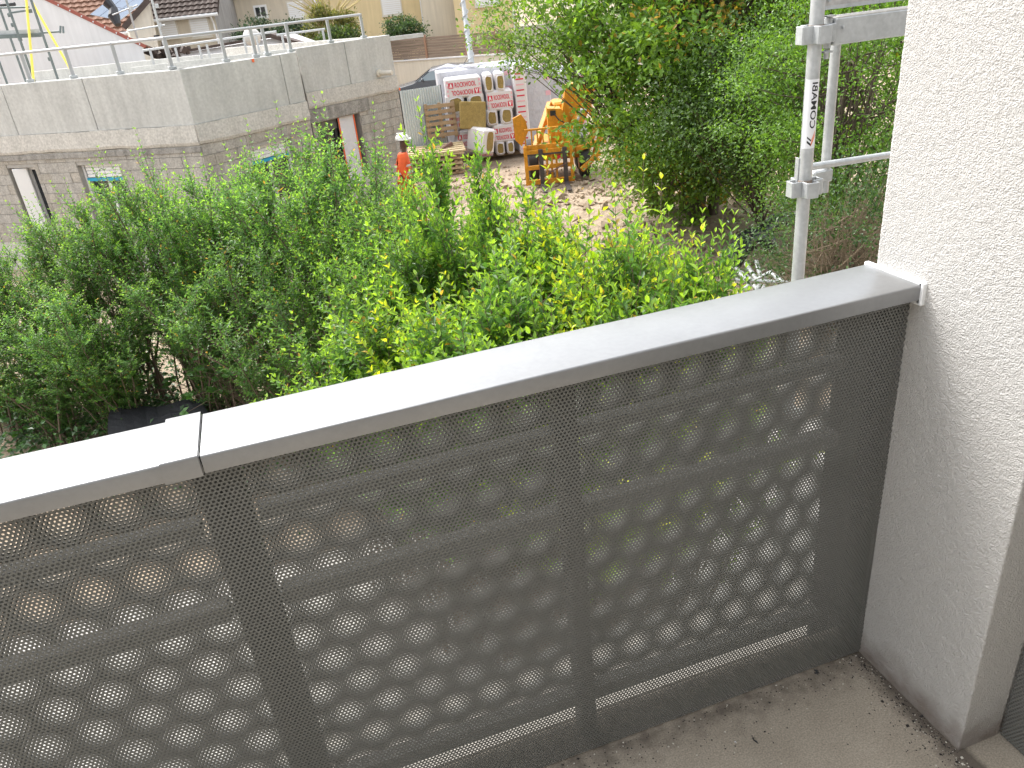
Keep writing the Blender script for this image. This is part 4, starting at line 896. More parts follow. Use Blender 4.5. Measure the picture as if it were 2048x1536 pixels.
# ------------------------------------------------------------------ insulation packs
PK = np.array(atz(960, 326, G)); 
ux = Vector((.985, -.17, 0)).normalized(); uy = Vector((.17, .985, 0)).normalized(); uz = Vector((0, 0, 1))
SR = frame_rot(ux, uy)
def U2(px, py, t=None):      # picture point on the front plane of the stack
    d_ = ray(px, py); o = Vector(PK); k = (o-Vector(CAM)).dot(uy)/Vector(d_).dot(uy); p = Vector(CAM)+Vector(d_)*k; return (p-o).dot(ux), p.z-G
def pack(x0, x1, z0, z1, kind, label, wool_poly=None, tilt=0, dy=0, depth=.58):
    cx, cz = (x0+x1)/2, (z0+z1)/2; wd, ht = x1-x0, z1-z0
    loc = Vector((PK[0], PK[1], G))+ux*cx+uz*z0+uy*(dy+depth/2)
    t = thing('insulation_pack', label, 'insulation pack', tuple(loc), 0, None); t.rotation_euler = (SR.to_4x4() @ Matrix.Rotation(tilt, 4, 'Y')).to_euler()
    MB().box((0, 0, ht/2), (wd-.012, depth, ht-.012), ch=min(.05, ht*.12)).obj('wrapping', M['pack'], t)
    y = -depth/2
    if kind == 'wool':
        pl = []; 
        for k in range(14):
            a = 2*math.pi*k/14; ca, sa = math.cos(a), math.sin(a); e = .42; pl.append((math.copysign(abs(ca)**.6, ca)*wd*.36*rng.uniform(.9, 1.05), ht/2+math.copysign(abs(sa)**.6, sa)*ht*.34*rng.uniform(.88, 1.08)))
        o_ = MB().extr(pl, (0, y-.012, 0), (1, 0, 0), (0, 0, 1), (0, 1, 0), .02).obj('exposed_wool', M['wool'], t)
        rim = MB(); pp_ = [(a*1.04, y-.012, ht/2+(c-ht/2)*1.04) for a, c in pl]; rim.tube(pp_+[pp_[0]], .014, 5, cap=False); rim.obj('film_edge', M['pack'], t)
    elif kind == 'text':
        for s_, zz in ((0, .64), (1, .30)):
            sz = min(.20, ht*.32); me = text_mesh('ROCKWOOL', sz, M['red_ink'], off=.02); xs = [v.co.x for v in me.vertices]; f = min(1.25, wd*.58/(max(xs)-min(xs)))
            for v in me.vertices: v.co.x *= f
            hwid = (max(xs)-min(xs))*f/2
            o_ = part(me, 'lettering', t, (.05*(-1 if s_ else 1), y-.006, ht*zz), (math.pi/2, math.pi if s_ else 0, 0)); sg = -1 if s_ else 1
            ss = sz*.62; lx = (.05 if not s_ else -.05)-sg*(hwid+ss*.95); lo = MB()
            lo.extr([(lx-ss*.6, ht*zz-ss*.65), (lx+ss*.6, ht*zz-ss*.65), (lx+ss*.6, ht*zz+ss*.65), (lx-ss*.6, ht*zz+ss*.65)], (0, y-.0065, 0), (1, 0, 0), (0, 0, 1), (0, 1, 0), .003).obj('logo', M['red_ink'], t)
            lo = MB(); tri = [(-.38, -.5), (-.12, -.5), (0, -.05), (.12, -.5), (.38, -.5), (.12, .5), (-.12, .5)]
            lo.extr([(lx+a*ss*sg, ht*zz+c*ss*sg) for a, c in tri], (0, y-.009, 0), (1, 0, 0), (0, 0, 1), (0, 1, 0), .0015).obj('logo', M['white_ink'], t)
        for s_ in (-1, 1):
            for k in range(4):
                MB().box((s_*wd*.44, y-.004, ht*(.2+.2*k)), (wd*.05, .004, ht*.11)).obj('printed_mark', M['pink_ink'], t)
    return t
def pxpack(l, tp, r_, bt, kind, label, **k):
    xl, zt = U2(l, tp); xr, zb = U2(r_, bt); return pack(xl, xr, max(zb, .13), zt, kind, label, **k)
yB = lambda x: -(x-960)*.085      # the rows follow the tilt of the picture
pxpack(888, 158, 966, 192, 'text', 'printed white pack at the top left of the insulation stack')
pxpack(966, 147, 989, 186, 'wool', 'left of the two top packs with round openings showing yellow wool')
pxpack(989, 144, 1012, 184, 'wool', 'right of the two top packs with round openings showing yellow wool')
pxpack(891, 192, 932, 230, 'wool', 'second-row pack with a wide opening of yellow wool at the left edge')
pxpack(933, 188, 971, 222, 'wool', 'second-row pack whose wool opening sits above the loose yellow slab')
pxpack(971, 183, 1029, 218, 'text', 'second-row printed pack right of the loose yellow slab')
pxpack(898, 230, 925, 258, 'text', 'narrow printed pack left of the loose yellow slab')
pxpack(971, 219, 998, 252, 'wool', 'third-row pack with a small round wool opening')
pxpack(999, 215, 1028, 248, 'wool', 'third-row pack with a tall round wool opening at the right end')
pxpack(984, 250, 1032, 282, 'text', 'fourth-row printed pack above the lowest wool openings')
pxpack(915, 262, 950, 296, 'text', 'low printed pack under the loose yellow slab')
pxpack(990, 283, 1012, 315, 'wool', 'left one of the two lowest packs with wool openings')
pxpack(1012, 281, 1031, 312, 'wool', 'right one of the two lowest packs with wool openings')
pxpack(925, 262, 984, 300, 'text', 'printed pack in the fourth row behind the fallen pack', dy=.05)
pxpack(958, 300, 989, 320, 'text', 'lowest small printed pack at the front of the stack', dy=.05)
# plastic-wrapped cube blocks behind (each a wrapped pallet load)
def wrapped(l, tp, r_, zb, depth, dy, label, push=0):
    xl, zt = U2(l, tp); xr, _ = U2(r_, tp); t = thing('wrapped_pallet_load', label, 'pallet load', tuple(Vector((PK[0], PK[1], G))+ux*(xl+xr)/2+uy*(dy+depth/2)), 0); t.rotation_euler = SR.to_euler()
    m = MB(); nx, ny, nz = 9, 7, 8; 
    b_ = MB().box((0, 0, zb+(zt-zb)/2), (xr-xl, depth, zt-zb), ch=.05); o_ = b_.obj('plastic_wrap', M['wrap'], t)
    for k in range(3): MB().box((0, -depth/2+.06+k*(depth-.12)/2, .05), (xr-xl, .1, .1)).obj('pallet_board', M['pallet'], t)
    for k in range(5): MB().box((-(xr-xl)/2+.07+k*(xr-xl-.14)/4, 0, .117), (.12, depth, .03)).obj('pallet_board', M['pallet'], t)
    # loose film folds on top
    f = MB()
    for k in range(9):
        x = rng.uniform(-.45, .45)*(xr-xl); y = rng.uniform(-.5, .45)*depth; a = rng.uniform(-.6, .6); L_ = rng.uniform(.2, .5); f.tube([(x-L_*math.cos(a), y-L_*math.sin(a)*.5, zt), (x, y, zt+rng.uniform(.02, .07)), (x+L_*math.cos(a), y+L_*math.sin(a)*.5, zt)], [.01, .05, .01], 6)
    f.obj('film_fold', M['wrap'], t, smooth=True)
    for k in range(5):
        z = zt-.25-k*.42
        if z > zb+.1: MB().box(((xr-xl)/2*.80, -depth/2-.003, z), ((xr-xl)*.16, .004, .13)).obj('printed_mark', M['pink_ink'], t)
    return t
wrapped(876, 146, 1044, .13, 1.2, .60, 'large plastic-wrapped pallet load directly behind the printed packs')
wrapped(1046, 148, 1112, .13, 1.9, .9, 'smooth lilac-white wrapped pallet load right of the printed packs')
wrapped(1114, 152, 1190, .13, 1.8, 1.3, 'third white wrapped pallet load half hidden by the tree')
# printed column of small red lines on the right
xl, _ = U2(1031, 200); t = thing('insulation_column', 'tall white pack column with rows of small red print, right of the wool openings', 'insulation pack', tuple(Vector((PK[0], PK[1], G))+ux*(xl+.18)+uy*.35)); t.rotation_euler = SR.to_euler()
MB().box((0, 0, 1.31), (.34, .68, 2.42), ch=.03).obj('wrapping', M['pack'], t)
for k in range(16): MB().box((-.02, -.345, 2.42-k*.145), (.22, .004, .035)).obj('printed_line', M['red_ink' if k % 3 else 'pink_ink'], t)
# loose slab and fallen pack
def ploc(px, py, fwd): x, z = U2(px, py); return Vector((PK[0], PK[1], G))+ux*x+uz*z-uy*fwd
sl_o = MB().box((0, 0, 0), (.72, .20, .72), ch=.02).obj('wool_slab', M['wool']); sl_o.location = ploc(943, 228, .30); sl_o.rotation_euler = (SR.to_4x4() @ Matrix.Rotation(.12, 4, 'Y') @ Matrix.Rotation(-.15, 4, 'X')).to_euler(); tag(sl_o, 'loose square slab of yellow-brown mineral wool leaning on the packs', 'insulation slab')
fp = thing('insulation_pack', 'torn white pack tumbled forward, its long side showing yellow wool', 'insulation pack', tuple(ploc(958, 274, .5))); fp.rotation_euler = (SR.to_4x4() @ Matrix.Rotation(.18, 4, 'Y') @ Matrix.Rotation(-.95, 4, 'Z')).to_euler()
MB().box((0, 0, 0), (.75, .42, .66), ch=.05).obj('wrapping', M['pack'], fp); pl = [(.12*math.copysign(abs(math.cos(a))**.6, math.cos(a)), .27*math.copysign(abs(math.sin(a))**.6, math.sin(a))) for a in [2*math.pi*k/14 for k in range(14)]]
MB().extr(pl, (.38, 0, 0), (0, 1, 0), (0, 0, 1), (-1, 0, 0), .02).obj('exposed_wool', M['wool'], fp)
# timber
tp_ = thing('pallet', 'wooden pallet standing on edge left of the insulation stack', 'pallet', tuple(ploc(886, 272, .1))); tp_.rotation_euler = SR.to_euler()
for k in range(6): MB().box((0, 0, .05+k*.155), (.85, .022, .10), ch=.004).obj('board', M['pallet'], tp_)
for x in (-.38, 0, .38): MB().box((x, .06, .43), (.09, .09, .95), ch=.004).obj('block', M['pallet'], tp_)
pt = thing('timber_pile', 'pile of pale sawn planks lying between the worker and the packs', 'timber', tuple(ploc(862, 300, .6)));  pt.rotation_euler = (0, 0, -.18)
zt0 = pt.location.z-G; pt.location.z = G
for k in range(5):
    for j in range(2): MB().box((.1*j, -.5+k*.19, zt0+.02+j*.06+k*.02), (1.7-.1*j, .15, .05), rz=rng.normal(0, .03), ch=.004).obj('plank', M['pine'], pt)
nl = int(zt0/.13)
for l in range(nl):
    for k in range(5): MB().box((rng.normal(0, .03), -.5+k*.2, .04+l*.13), (1.6, .17, .055), rz=rng.normal(0, .01), ch=.004).obj('plank', M['pine' if (l+k) % 3 else 'pallet'], pt)
    for x in (-.6, .6): MB().box((x, -.1, .095+l*.13), (.08, 1.0, .05)).obj('bearer', M['pallet'], pt)
m = MB().beam(ploc(838, 318, .9), ploc(900, 278, .7), .12, .10, ch=.008); tag(m.obj('timber_beam', M['brown_timber']), 'dark reddish timber beam leaning up behind the worker', 'timber')

# ------------------------------------------------------------------ yellow machine with pallet forks
LB = np.array(atz(1105, 372, G)); mc = thing('site_loader', 'orange-yellow construction loader with pallet forks, facing the camera', 'loader', tuple(LB)); yaw_l = -.30; mc.rotation_euler = (0, 0, yaw_l); mc.location.z = G+.03; mc.scale = (.82, .82, .82)
def mp(b_, name, m='orange', par=mc, smooth=False): return b_.obj(name, M[m], par, smooth)
# fork carriage
for z in (.55, 1.0): mp(MB().box((-.05, 0, z), (1.45, .09, .12), ch=.01), 'carriage_bar')
for x in (-.72, .62): mp(MB().box((x, 0, .62), (.10, .12, 1.1), ch=.01), 'carriage_side')
for x in (-.28, .42):
    f = MB(); f.box((x, -.08, .55), (.13, .06, 1.05), ch=.01); f.box((x, -.62, .06), (.13, 1.1, .05), ch=.01); mp(f, 'fork', 'dark_steel')
for x in (-.12, .02, .16): mp(MB().beam((x, .02, .08), (x+.02, .03, .95), .06, .08, up=(0, 1, 0), ch=.008), 'rib')
mp(MB().box((-.05, .02, .12), (1.45, .1, .14), ch=.01), 'carriage_bar'); mp(MB().box((-.05, -.03, .92), (1.3, .04, .05)), 'fork_shaft', 'dark_steel')
# load guard
mp(MB().box((-.05, .06, 1.62), (1.30, .06, .06), ch=.01), 'guard_rail'); mp(MB().box((-.05, .06, 1.12), (1.40, .08, .14), ch=.01), 'guard_rail')
for x in (-.69, -.50, -.33, -.17, .04, .22, .40, .59): mp(MB().box((x, .06, 1.37), (.045, .04, .46)), 'guard_bar')
# shield plates, body, boom
mp(MB().extr([(-.98, 1.35), (-.80, 1.15), (-.58, 1.55), (-.62, 1.85), (-.75, 2.05), (-1.0, 1.95)], (0, .25, 0), (1, 0, 0), (0, 0, 1), (0, 1, 0), .10), 'side_plate')
mp(MB().extr([(.02, 1.0), (.58, 1.0), (.62, 1.75), (.42, 2.08), (.02, 2.12)], (0, .35, 0), (1, 0, 0), (0, 0, 1), (0, 1, 0), .55), 'front_cover')
mp(MB().box((.18, .33, 1.98), (.16, .03, .14)), 'work_lamp', 'black_plastic'); mp(MB().tube([(.2, .31, 1.98), (.34, .25, 1.78), (.48, .3, 1.70)], .018, 6), 'hose', 'black_rubber')
mp(MB().extr([(.45, 1.7), (.80, 1.45), (1.30, 1.9), (1.45, 2.4), (1.1, 2.75), (.62, 2.62)], (0, .75, 0), (1, 0, 0), (0, 0, 1), (0, 1, 0), .5), 'engine_cover')
mp(MB().beam((.66, .55, 1.2), (1.35, 1.0, 2.35), .26, .30, ch=.02), 'boom_arm'); mp(MB().beam((-.45, .5, .9), (.2, 1.6, 2.1), .16, .2, ch=.02), 'boom_arm'); mp(MB().beam((1.0, .4, .55), (1.5, .9, 1.5), .14, .18, ch=.02), 'boom_arm')
for a_, c_ in (((1.3, .6, .5), (1.75, .9, 1.5)), ((.75, .3, .9), (1.7, .5, 1.05)), ((.9, .2, .3), (1.5, .4, .75)), ((1.55, .7, 1.4), (1.2, .9, 2.2))): mp(MB().beam(a_, c_, .12, .15, ch=.015), 'frame_strut')
mp(MB().tube([(.62, .2, 1.25), (.98, .15, 1.95)], .035, 10), 'ram', 'galv', smooth=True); mp(MB().ball((1.0, .12, 2.0), .09, 12, 8, (1.6, .6, .6)), 'lamp_head', 'alu', smooth=True)
mp(MB().box((.3, 1.5, .85), (1.3, 1.8, .5), ch=.04), 'chassis'); mp(MB().box((.7, 1.9, 1.75), (.9, 1.0, .75), ch=.06), 'rear_cover')
for s_ in (-.50, 1.05):
    for y in (.75, 2.2):
        wh = mp(MB().tube([(s_-.16, y, .50), (s_-.12, y, .50), (s_+.12, y, .50), (s_+.16, y, .50)], [.42, .5, .5, .42], 22), 'wheel', 'black_rubber', smooth=True); o_ = MB().tube([(s_-.17, y, .5), (s_+.17, y, .5)], .26, 14).obj('rim', M['orange'], mc); o_.parent = wh
mp(MB().tube([(1.62, 1.1, 2.55), (1.62, 1.1, 2.95), (1.62, 1.1, 3.0)], [.14, .14, .08], 14), 'beacon', smooth=True); mp(MB().box((1.55, 1.15, 2.45), (.5, .3, .12), ch=.02), 'beacon_bracket')
mp(MB().box((.28, .02, .78), (.2, .05, .1), ch=.01), 'reflector', 'red_ink')
mp(MB().tube([(-.1, -.05, .35), (.45, -.1, .62)], .02, 8), 'hose', 'brown_timber', smooth=True)

# ------------------------------------------------------------------ worker
def person(px, t):
    zhead = atd(px, 268, t)
    base = Vector((zhead[0], zhead[1], G+.0)); hgt = zhead[2]-G
    k = hgt/1.83
    o = thing('person', 'worker in white helmet and orange high-visibility clothes walking to the right', 'person', tuple(base), -.25); o.scale = (k, k, k)
    def skin(nm, verts, edges, rad, m, root=0, sub=1):
        me = bpy.data.meshes.new(nm); me.from_pydata(verts, edges, []); ob = link(bpy.data.objects.new(nm, me)); me.materials.append(M[m])
        mo = ob.modifiers.new('s', 'SKIN'); 
        for i, r in enumerate(rad): me.skin_vertices[0].data[i].radius = (r, r) if not hasattr(r, '__len__') else r
        me.skin_vertices[0].data[root].use_root = True; mo.use_smooth_shade = True
        ms_ = ob.modifiers.new('u', 'SUBSURF'); ms_.levels = sub; ms_.render_levels = sub; ob.parent = o; return ob
    # faces +x ; y is left/right
    V = [(0, 0, .95), (.0, 0, 1.15), (.01, 0, 1.38), (.03, 0, 1.50), (.07, 0, 1.60), (.08, 0, 1.70), (.05, 0, 1.75),
         (.01, .18, 1.42), (.02, .23, 1.15), (.16, .20, .98), (.22, .19, .95), (.01, -.18, 1.42), (-.02, -.23, 1.14), (.10, -.22, .93), (.17, -.21, .90),
         (0, .10, .90), (.10, .11, .50), (.02, .11, .08), (.16, .12, .03), (0, -.10, .90), (-.06, -.11, .50), (-.22, -.11, .10), (-.08, -.12, .03)]
    E_ = [(0, 1), (1, 2), (2, 3), (3, 4), (4, 5), (5, 6), (2, 7), (7, 8), (8, 9), (9, 10), (2, 11), (11, 12), (12, 13), (13, 14), (0, 15), (15, 16), (16, 17), (17, 18), (0, 19), (19, 20), (20, 21), (21, 22)]
    rad = [.15, .13, .15, .055, .085, .09, .07, .07, .05, .038, .03, .07, .05, .038, .03, .09, .065, .045, .04, .09, .065, .045, .04]
    skin('body', V, E_, rad, 'skin')
    skin('jacket', [(0, 0, .90), (.0, 0, 1.15), (.01, 0, 1.38), (.025, 0, 1.47), (.01, .18, 1.42), (.02, .24, 1.15), (.15, .21, .99), (.01, -.18, 1.42), (-.02, -.24, 1.14), (.09, -.23, .95)], [(0, 1), (1, 2), (2, 3), (2, 4), (4, 5), (5, 6), (2, 7), (7, 8), (8, 9)], [.19, .175, .18, .085, .095, .08, .06, .095, .08, .06], 'hivis')
    skin('trousers', [(0, 0, .93), (0, .10, .86), (.10, .11, .50), (.02, .11, .14), (0, -.10, .86), (-.06, -.11, .50), (-.22, -.11, .16)], [(0, 1), (1, 2), (2, 3), (0, 4), (4, 5), (5, 6)], [.17, .12, .095, .075, .12, .095, .075], 'hivis')
    for z, r in ((1.08, .19), (1.22, .188)):
        q = MB(); n_ = 20; q.tube([(0, 0, z-.022), (0, 0, z+.022)], r*1.0, n_, cap=False); ob = q.obj('reflective_band', M['refl'], o, smooth=True); ob.scale = (.97, 1.02, 1)
    hm = MB(); hm.ball((.06, 0, 1.735), .125, 18, 12, (1.12, .95, .85)); hm.v = [(x, y, max(z, 1.715)) for x, y, z in hm.v]; hm.tube([(.09, 0, 1.715), (.09, 0, 1.727)], .15, 18); hm.box((.055, 0, 1.84), (.2, .03, .02), ch=.005)
    hm.obj('helmet', M['helmet'], o, smooth=True)
    MB().ball((.168, 0, 1.655), .02, 8, 6, (1, .7, 1.2)).obj('nose', M['skin'], o, smooth=True)
    for s_ in (-1, 1):
        MB().ball((.155, s_*.032, 1.68), .011, 8, 6).obj('eye', M['white_ink'], o, smooth=True); MB().ball((.07, s_*.09, 1.66), .025, 8, 6, (.7, .35, 1)).obj('ear', M['skin'], o, smooth=True)
        for k_ in range(4):
            hx, hy, hz_ = (.24, .19, .95) if s_ > 0 else (.19, -.21, .90)
            MB().tube([(hx, hy-.03+k_*.02, hz_), (hx+.04, hy-.03+k_*.02, hz_-.02), (hx+.055, hy-.03+k_*.02, hz_-.05)], [.010, .009, .007], 6).obj('finger', M['skin'], o, smooth=True)
        MB().tube([(hx-.02, hy, hz_), (hx, hy+.035*s_*-1, hz_-.03)], [.012, .009], 6).obj('thumb', M['skin'], o, smooth=True)
        MB().ball((.12 if s_ > 0 else -.12, s_*.115, .05), .07, 10, 8, (1.9, .75, .75)).obj('boot', M['black_rubber'], o, smooth=True)
    MB().box((.162, 0, 1.615), (.012, .05, .010), ch=.002).obj('mouth', M['brown_timber'], o)
person(797, 16.2)

# ------------------------------------------------------------------ pipes, tube pile, membrane
pb = atz(1515, 545, G)
def coil(px, py, lbl, r=.20):
    A_ = Vector(atz(px, py, G)); t = thing('black_pipe', lbl, 'pipe', tuple(A_)); return t
c1_ = coil(1505, 540, 'thick black corrugated drain pipe lying under the tree by the steel tubes')
A_ = Vector(atz(1455, 560, G)); B3 = Vector(atz(1530, 512, G)); q = MB(); pts_ = []; rr_ = []
for i in range(60):
    f = i/59; p = A_.lerp(B3, f)+Vector((0, 0, .2+.25*math.sin(f*3))); pts_.append(p); rr_.append(.155+.012*(i % 2))
q.tube(pts_, rr_, 16).obj('corrugated_pipe', M['black_plastic'], c1_, world=True, smooth=True)
c2_ = coil(1490, 520, 'second black pipe lying behind the first, further up the bank'); q = MB(); A_ = Vector(atz(1500, 520, G)); B3 = Vector(atz(1590, 470, G)); q.tube([A_+Vector((0, 0, .3)), A_.lerp(B3, .5)+Vector((0, 0, .45)), B3+Vector((0, 0, .3))], .13, 14).obj('pipe', M['black_plastic'], c2_, world=True, smooth=True)
tubes = [((1466, 533), (1560, 600)), ((1478, 545), (1545, 604)), ((1492, 528), (1535, 590)), ((1513, 523), (1528, 580)), ((1530, 556), (1500, 600)), ((1540, 545), (1600, 590)), ((1470, 560), (1600, 568))]
for i, (a, c) in enumerate(tubes):
    z_ = G+.35+.09*i; o = MB().tube([Vector(atz(a[0], a[1], z_)), Vector(atz(c[0], c[1], z_-.05))], .03, 10).obj('scaffold_tube', M['galv'], smooth=True)
    tag(o, ['lowest steel tube of the heap, pointing at the coping', 'second steel tube from the left in the heap', 'middle short steel tube of the heap, tip raised', 'steepest steel tube of the heap', 'steel tube of the heap crossing down to the left', 'steel tube of the heap nearest the scaffold standard', 'top steel tube lying across all the others in the heap'][i], 'steel tube', 'steel tubes heaped beside the scaffold')
ctr = Vector(atz(1560, 575, G+.75)); q = MB(); q.tube([ctr+Vector((.62*math.cos(a), .42*math.sin(a), .12*math.sin(2*a))) for a in np.linspace(1.3, 4.6, 18)], .024, 10); o = q.obj('bent_scaffold_frame', M['galv'], smooth=True); tag(o, 'curved galvanised tube frame on top of the steel tube heap', 'steel tube')
A_ = [atz(x, y, G+.55) for x, y in ((222, 818), (400, 800), (440, 850), (205, 880))]; q = MB(); k = 9; vs_ = []
for i in range(k):
    for j in range(k):
        u, v = i/(k-1), j/(k-1); p = (A_[0]*(1-u)+A_[1]*u)*(1-v)+(A_[3]*(1-u)+A_[2]*u)*v; vs_.append((p[0], p[1], p[2]+.03*math.sin(u*9+v*4)-.2*v*v))
F = [(i*k+j, i*k+j+1, (i+1)*k+j+1, (i+1)*k+j) for i in range(k-1) for j in range(k-1)]; q.add(vs_, F); vs2 = [(x, y, z-.45) for x, y, z in vs_]; q.add(vs2, [f[::-1] for f in F])
for i in range(k-1):
    n_ = k*k
    for a, c in ((i, i+1), ((k-1)*k+i, (k-1)*k+i+1), (i*k, (i+1)*k), (i*k+k-1, (i+1)*k+k-1)): q.f.append((a, c, c+n_, a+n_))
tag(q.obj('black_crate_cover', M['membrane']), 'black sheet-covered box at the foot of the hedge behind the coping joint', 'covered box')

# ------------------------------------------------------------------ foliage
def tubes_np(P, R, n=4):
    """P (m,k,3) polylines, R (m,k) radii -> verts, quads"""
    m_, k, _ = P.shape; D = np.empty_like(P); D[:, 1:-1] = P[:, 2:]-P[:, :-2]; D[:, 0] = P[:, 1]-P[:, 0]; D[:, -1] = P[:, -1]-P[:, -2]
    D /= np.linalg.norm(D, axis=2, keepdims=True)+1e-9
    ref = np.where(np.abs(D[:, :1, 2:3]) > .9, np.array([1., 0, 0]), np.array([0, 0, 1.])); A_ = np.cross(D, np.broadcast_to(ref, D.shape)); A_ /= np.linalg.norm(A_, axis=2, keepdims=True)+1e-9; B = np.cross(D, A_)
    an_ = 2*np.pi*np.arange(n)/n; V = P[:, :, None]+(A_[:, :, None]*np.cos(an_)[None, None, :, None]+B[:, :, None]*np.sin(an_)[None, None, :, None])*R[:, :, None, None]
    idx = np.arange(m_*k*n).reshape(m_, k, n); q = np.stack([idx[:, :-1], np.roll(idx, -1, 2)[:, :-1], np.roll(idx, -1, 2)[:, 1:], idx[:, 1:]], -1); return V.reshape(-1, 3), q.reshape(-1, 4)
def leaves_np(pos, dirv, nrm, size, wid, col, fold=.18, simple=False):
    d = dirv/(np.linalg.norm(dirv, axis=1, keepdims=True)+1e-9); s_ = np.cross(d, nrm); s_ /= np.linalg.norm(s_, axis=1, keepdims=True)+1e-9; n_ = np.cross(s_, d)
    L_ = size[:, None]; W = (size*wid)[:, None]
    if simple:
        V = np.stack([pos, pos+d*L_*.5+s_*W*.5+n_*W*fold, pos+d*L_, pos+d*L_*.5-s_*W*.5+n_*W*fold], 1); k = len(pos); q = np.arange(4*k).reshape(k, 4); return V.reshape(-1, 3), q, np.repeat(col, 4, 0)
    V = np.stack([pos, pos+d*L_*.28+s_*W*.40+n_*W*fold, pos+d*L_*.62+s_*W*.44+n_*W*fold*.9, pos+d*L_-n_*L_*.08, pos+d*L_*.62-s_*W*.44+n_*W*fold*.9, pos+d*L_*.28-s_*W*.40+n_*W*fold], 1)
    k = len(pos); b_ = 6*np.arange(k)[:, None]; q = np.concatenate([b_+np.array([[0, 1, 2, 3]]), b_+np.array([[0, 3, 4, 5]])]); return V.reshape(-1, 3), q, np.repeat(col, 6, 0)
def unit(v): return v/(np.linalg.norm(v, axis=-1, keepdims=True)+1e-9)
def privet(seed, h=3.0, width=.80, stems=19, shoots=32, leaf=.05, cols=None, low=.25, tipcol=None, dens=1.0):
    r = np.random.default_rng(seed); k = 8
    base = r.normal(0, .13, (stems, 3)); base[:, 2] = 0; ang_ = r.uniform(0, 2*np.pi, stems); rad_ = width*np.sqrt(r.uniform(0, 1, stems)); H_ = h*(1-.20*(rad_/width)**2)*r.uniform(.86, 1.0, stems)
    end = np.stack([rad_*np.cos(ang_), rad_*np.sin(ang_), H_], 1); f = np.linspace(0, 1, k)[None, :, None]
    P = base[:, None]*(1-f)+end[:, None]*np.concatenate([f**1.4, f**1.4, f**.92], 2)+np.cumsum(r.normal(0, .022, (stems, k, 3)), 1)*f
    R = .016*(1-f[..., 0]*.82)*r.uniform(.6, 1.3, (stems, 1))
    TV, TQ = tubes_np(P, R, 5)
    # shoots leave the stems over the upper part
    ns = int(shoots*dens); si = np.repeat(np.arange(stems), ns); t = low+(1-low)*r.uniform(0, 1, len(si))**.6; t[::ns] = .999
    x = t*(k-1); i0 = np.minimum(x.astype(int), k-2); fr = (x-i0)[:, None]; O = P[si, i0]*(1-fr)+P[si, i0+1]*fr
    a = r.uniform(0, 2*np.pi, len(si)); el = r.uniform(.35, 1.25, len(si)); D = np.stack([np.cos(a)*np.cos(el), np.sin(a)*np.cos(el), np.sin(el)], 1); D[::ns] = unit(P[si[::ns], -1]-P[si[::ns], -3])
    Ls = r.uniform(.16, .42, len(si))*(1.1-.35*t); Ls[::ns] *= 1.35; ks = 5; g = np.linspace(0, 1, ks)[None, :, None]
    bend = np.array([0, 0, 1.])*r.uniform(.0, .35, (len(si), 1)); SP = O[:, None]+D[:, None]*Ls[:, None, None]*g+bend[:, None]*Ls[:, None, None]*g**2
    SV, SQ = tubes_np(SP, .0028*(1-.6*g[..., 0])*np.ones((len(si), 1)), 3)
    # opposite leaf pairs
    npair = 9; u = (np.arange(npair)+.6)/npair; u = np.broadcast_to(u, (len(si), npair)); xx = u*(ks-1); j0 = np.minimum(xx.astype(int), ks-2); ff = (xx-j0)[..., None]
    ii = np.arange(len(si))[:, None]; LP = SP[ii, j0]*(1-ff)+SP[ii, j0+1]*ff; ax = unit(SP[ii, j0+1]-SP[ii, j0])
    ref = unit(np.cross(ax, unit(r.normal(0, 1, (len(si), 1, 3))))); ref2 = np.cross(ax, ref); par = (np.arange(npair) % 2)[None, :, None]
    sd_ = np.where(par == 0, ref, ref2); pos = []; dirs = []; nr = []; sz = []; uu = []; tt_ = []
    for sg in (-1, 1):
        dv_ = unit(sd_*sg+ax*(.55+.9*u[..., None]**2)+r.normal(0, .16, sd_.shape)); pos.append(LP); dirs.append(dv_); nr.append(unit(ax+np.array([0, 0, .8])+r.normal(0, .2, ax.shape)))
        sz.append(leaf*(1.05-.45*np.abs(u-.45)*1.3)*r.uniform(.75, 1.2, u.shape)); uu.append(u); tt_.append(np.broadcast_to(t[:, None], u.shape))
    pos, dirs, nr = (np.concatenate(q).reshape(-1, 3) for q in (pos, dirs, nr)); sz, uu, tt_ = (np.concatenate(q).ravel() for q in (sz, uu, tt_))
    keep = r.uniform(0, 1, len(sz)) < .92; pos, dirs, nr, sz, uu, tt_ = pos[keep], dirs[keep], nr[keep], sz[keep], uu[keep], tt_[keep]
    c0_, c1__ = np.array(cols[0]), np.array(cols[1]); tc_ = np.array(tipcol if tipcol is not None else cols[1])
    w_ = r.uniform(0, 1, (len(sz), 1)); C = c0_*(1-w_)+c1__*w_; yt = np.clip((uu-.62)/.38, 0, 1)[:, None]*np.clip((tt_-.45)/.5, .1, 1)[:, None]; C = C*(1-yt)+tc_*yt
    od = r.uniform(0, 1, len(sz)) < .012; C[od] = np.array([.42, .30, .06]); C *= r.uniform(.82, 1.18, (len(sz), 1))
    LV, LQ, LC = leaves_np(pos, dirs, nr, sz, np.full(len(sz), .46), C)
    return npmesh('foliage', LV, LQ, M['leaf'], LC), npmesh('stems', np.concatenate([TV, SV]), np.concatenate([TQ, SQ+len(TV)]), M['twig'], smooth=True)
GR = ((.055, .135, .028), (.12, .26, .045)); GD = ((.06, .15, .04), (.12, .26, .055)); GY = ((.15, .29, .03), (.30, .46, .05))
PRV = {('n', i): privet(10+i, cols=GR, tipcol=(.24, .42, .06)) for i in range(2)}
PRV.update({('f', i): privet(20+i, cols=GD, tipcol=(.25, .45, .07), leaf=.044, shoots=44, low=.10) for i in range(2)})
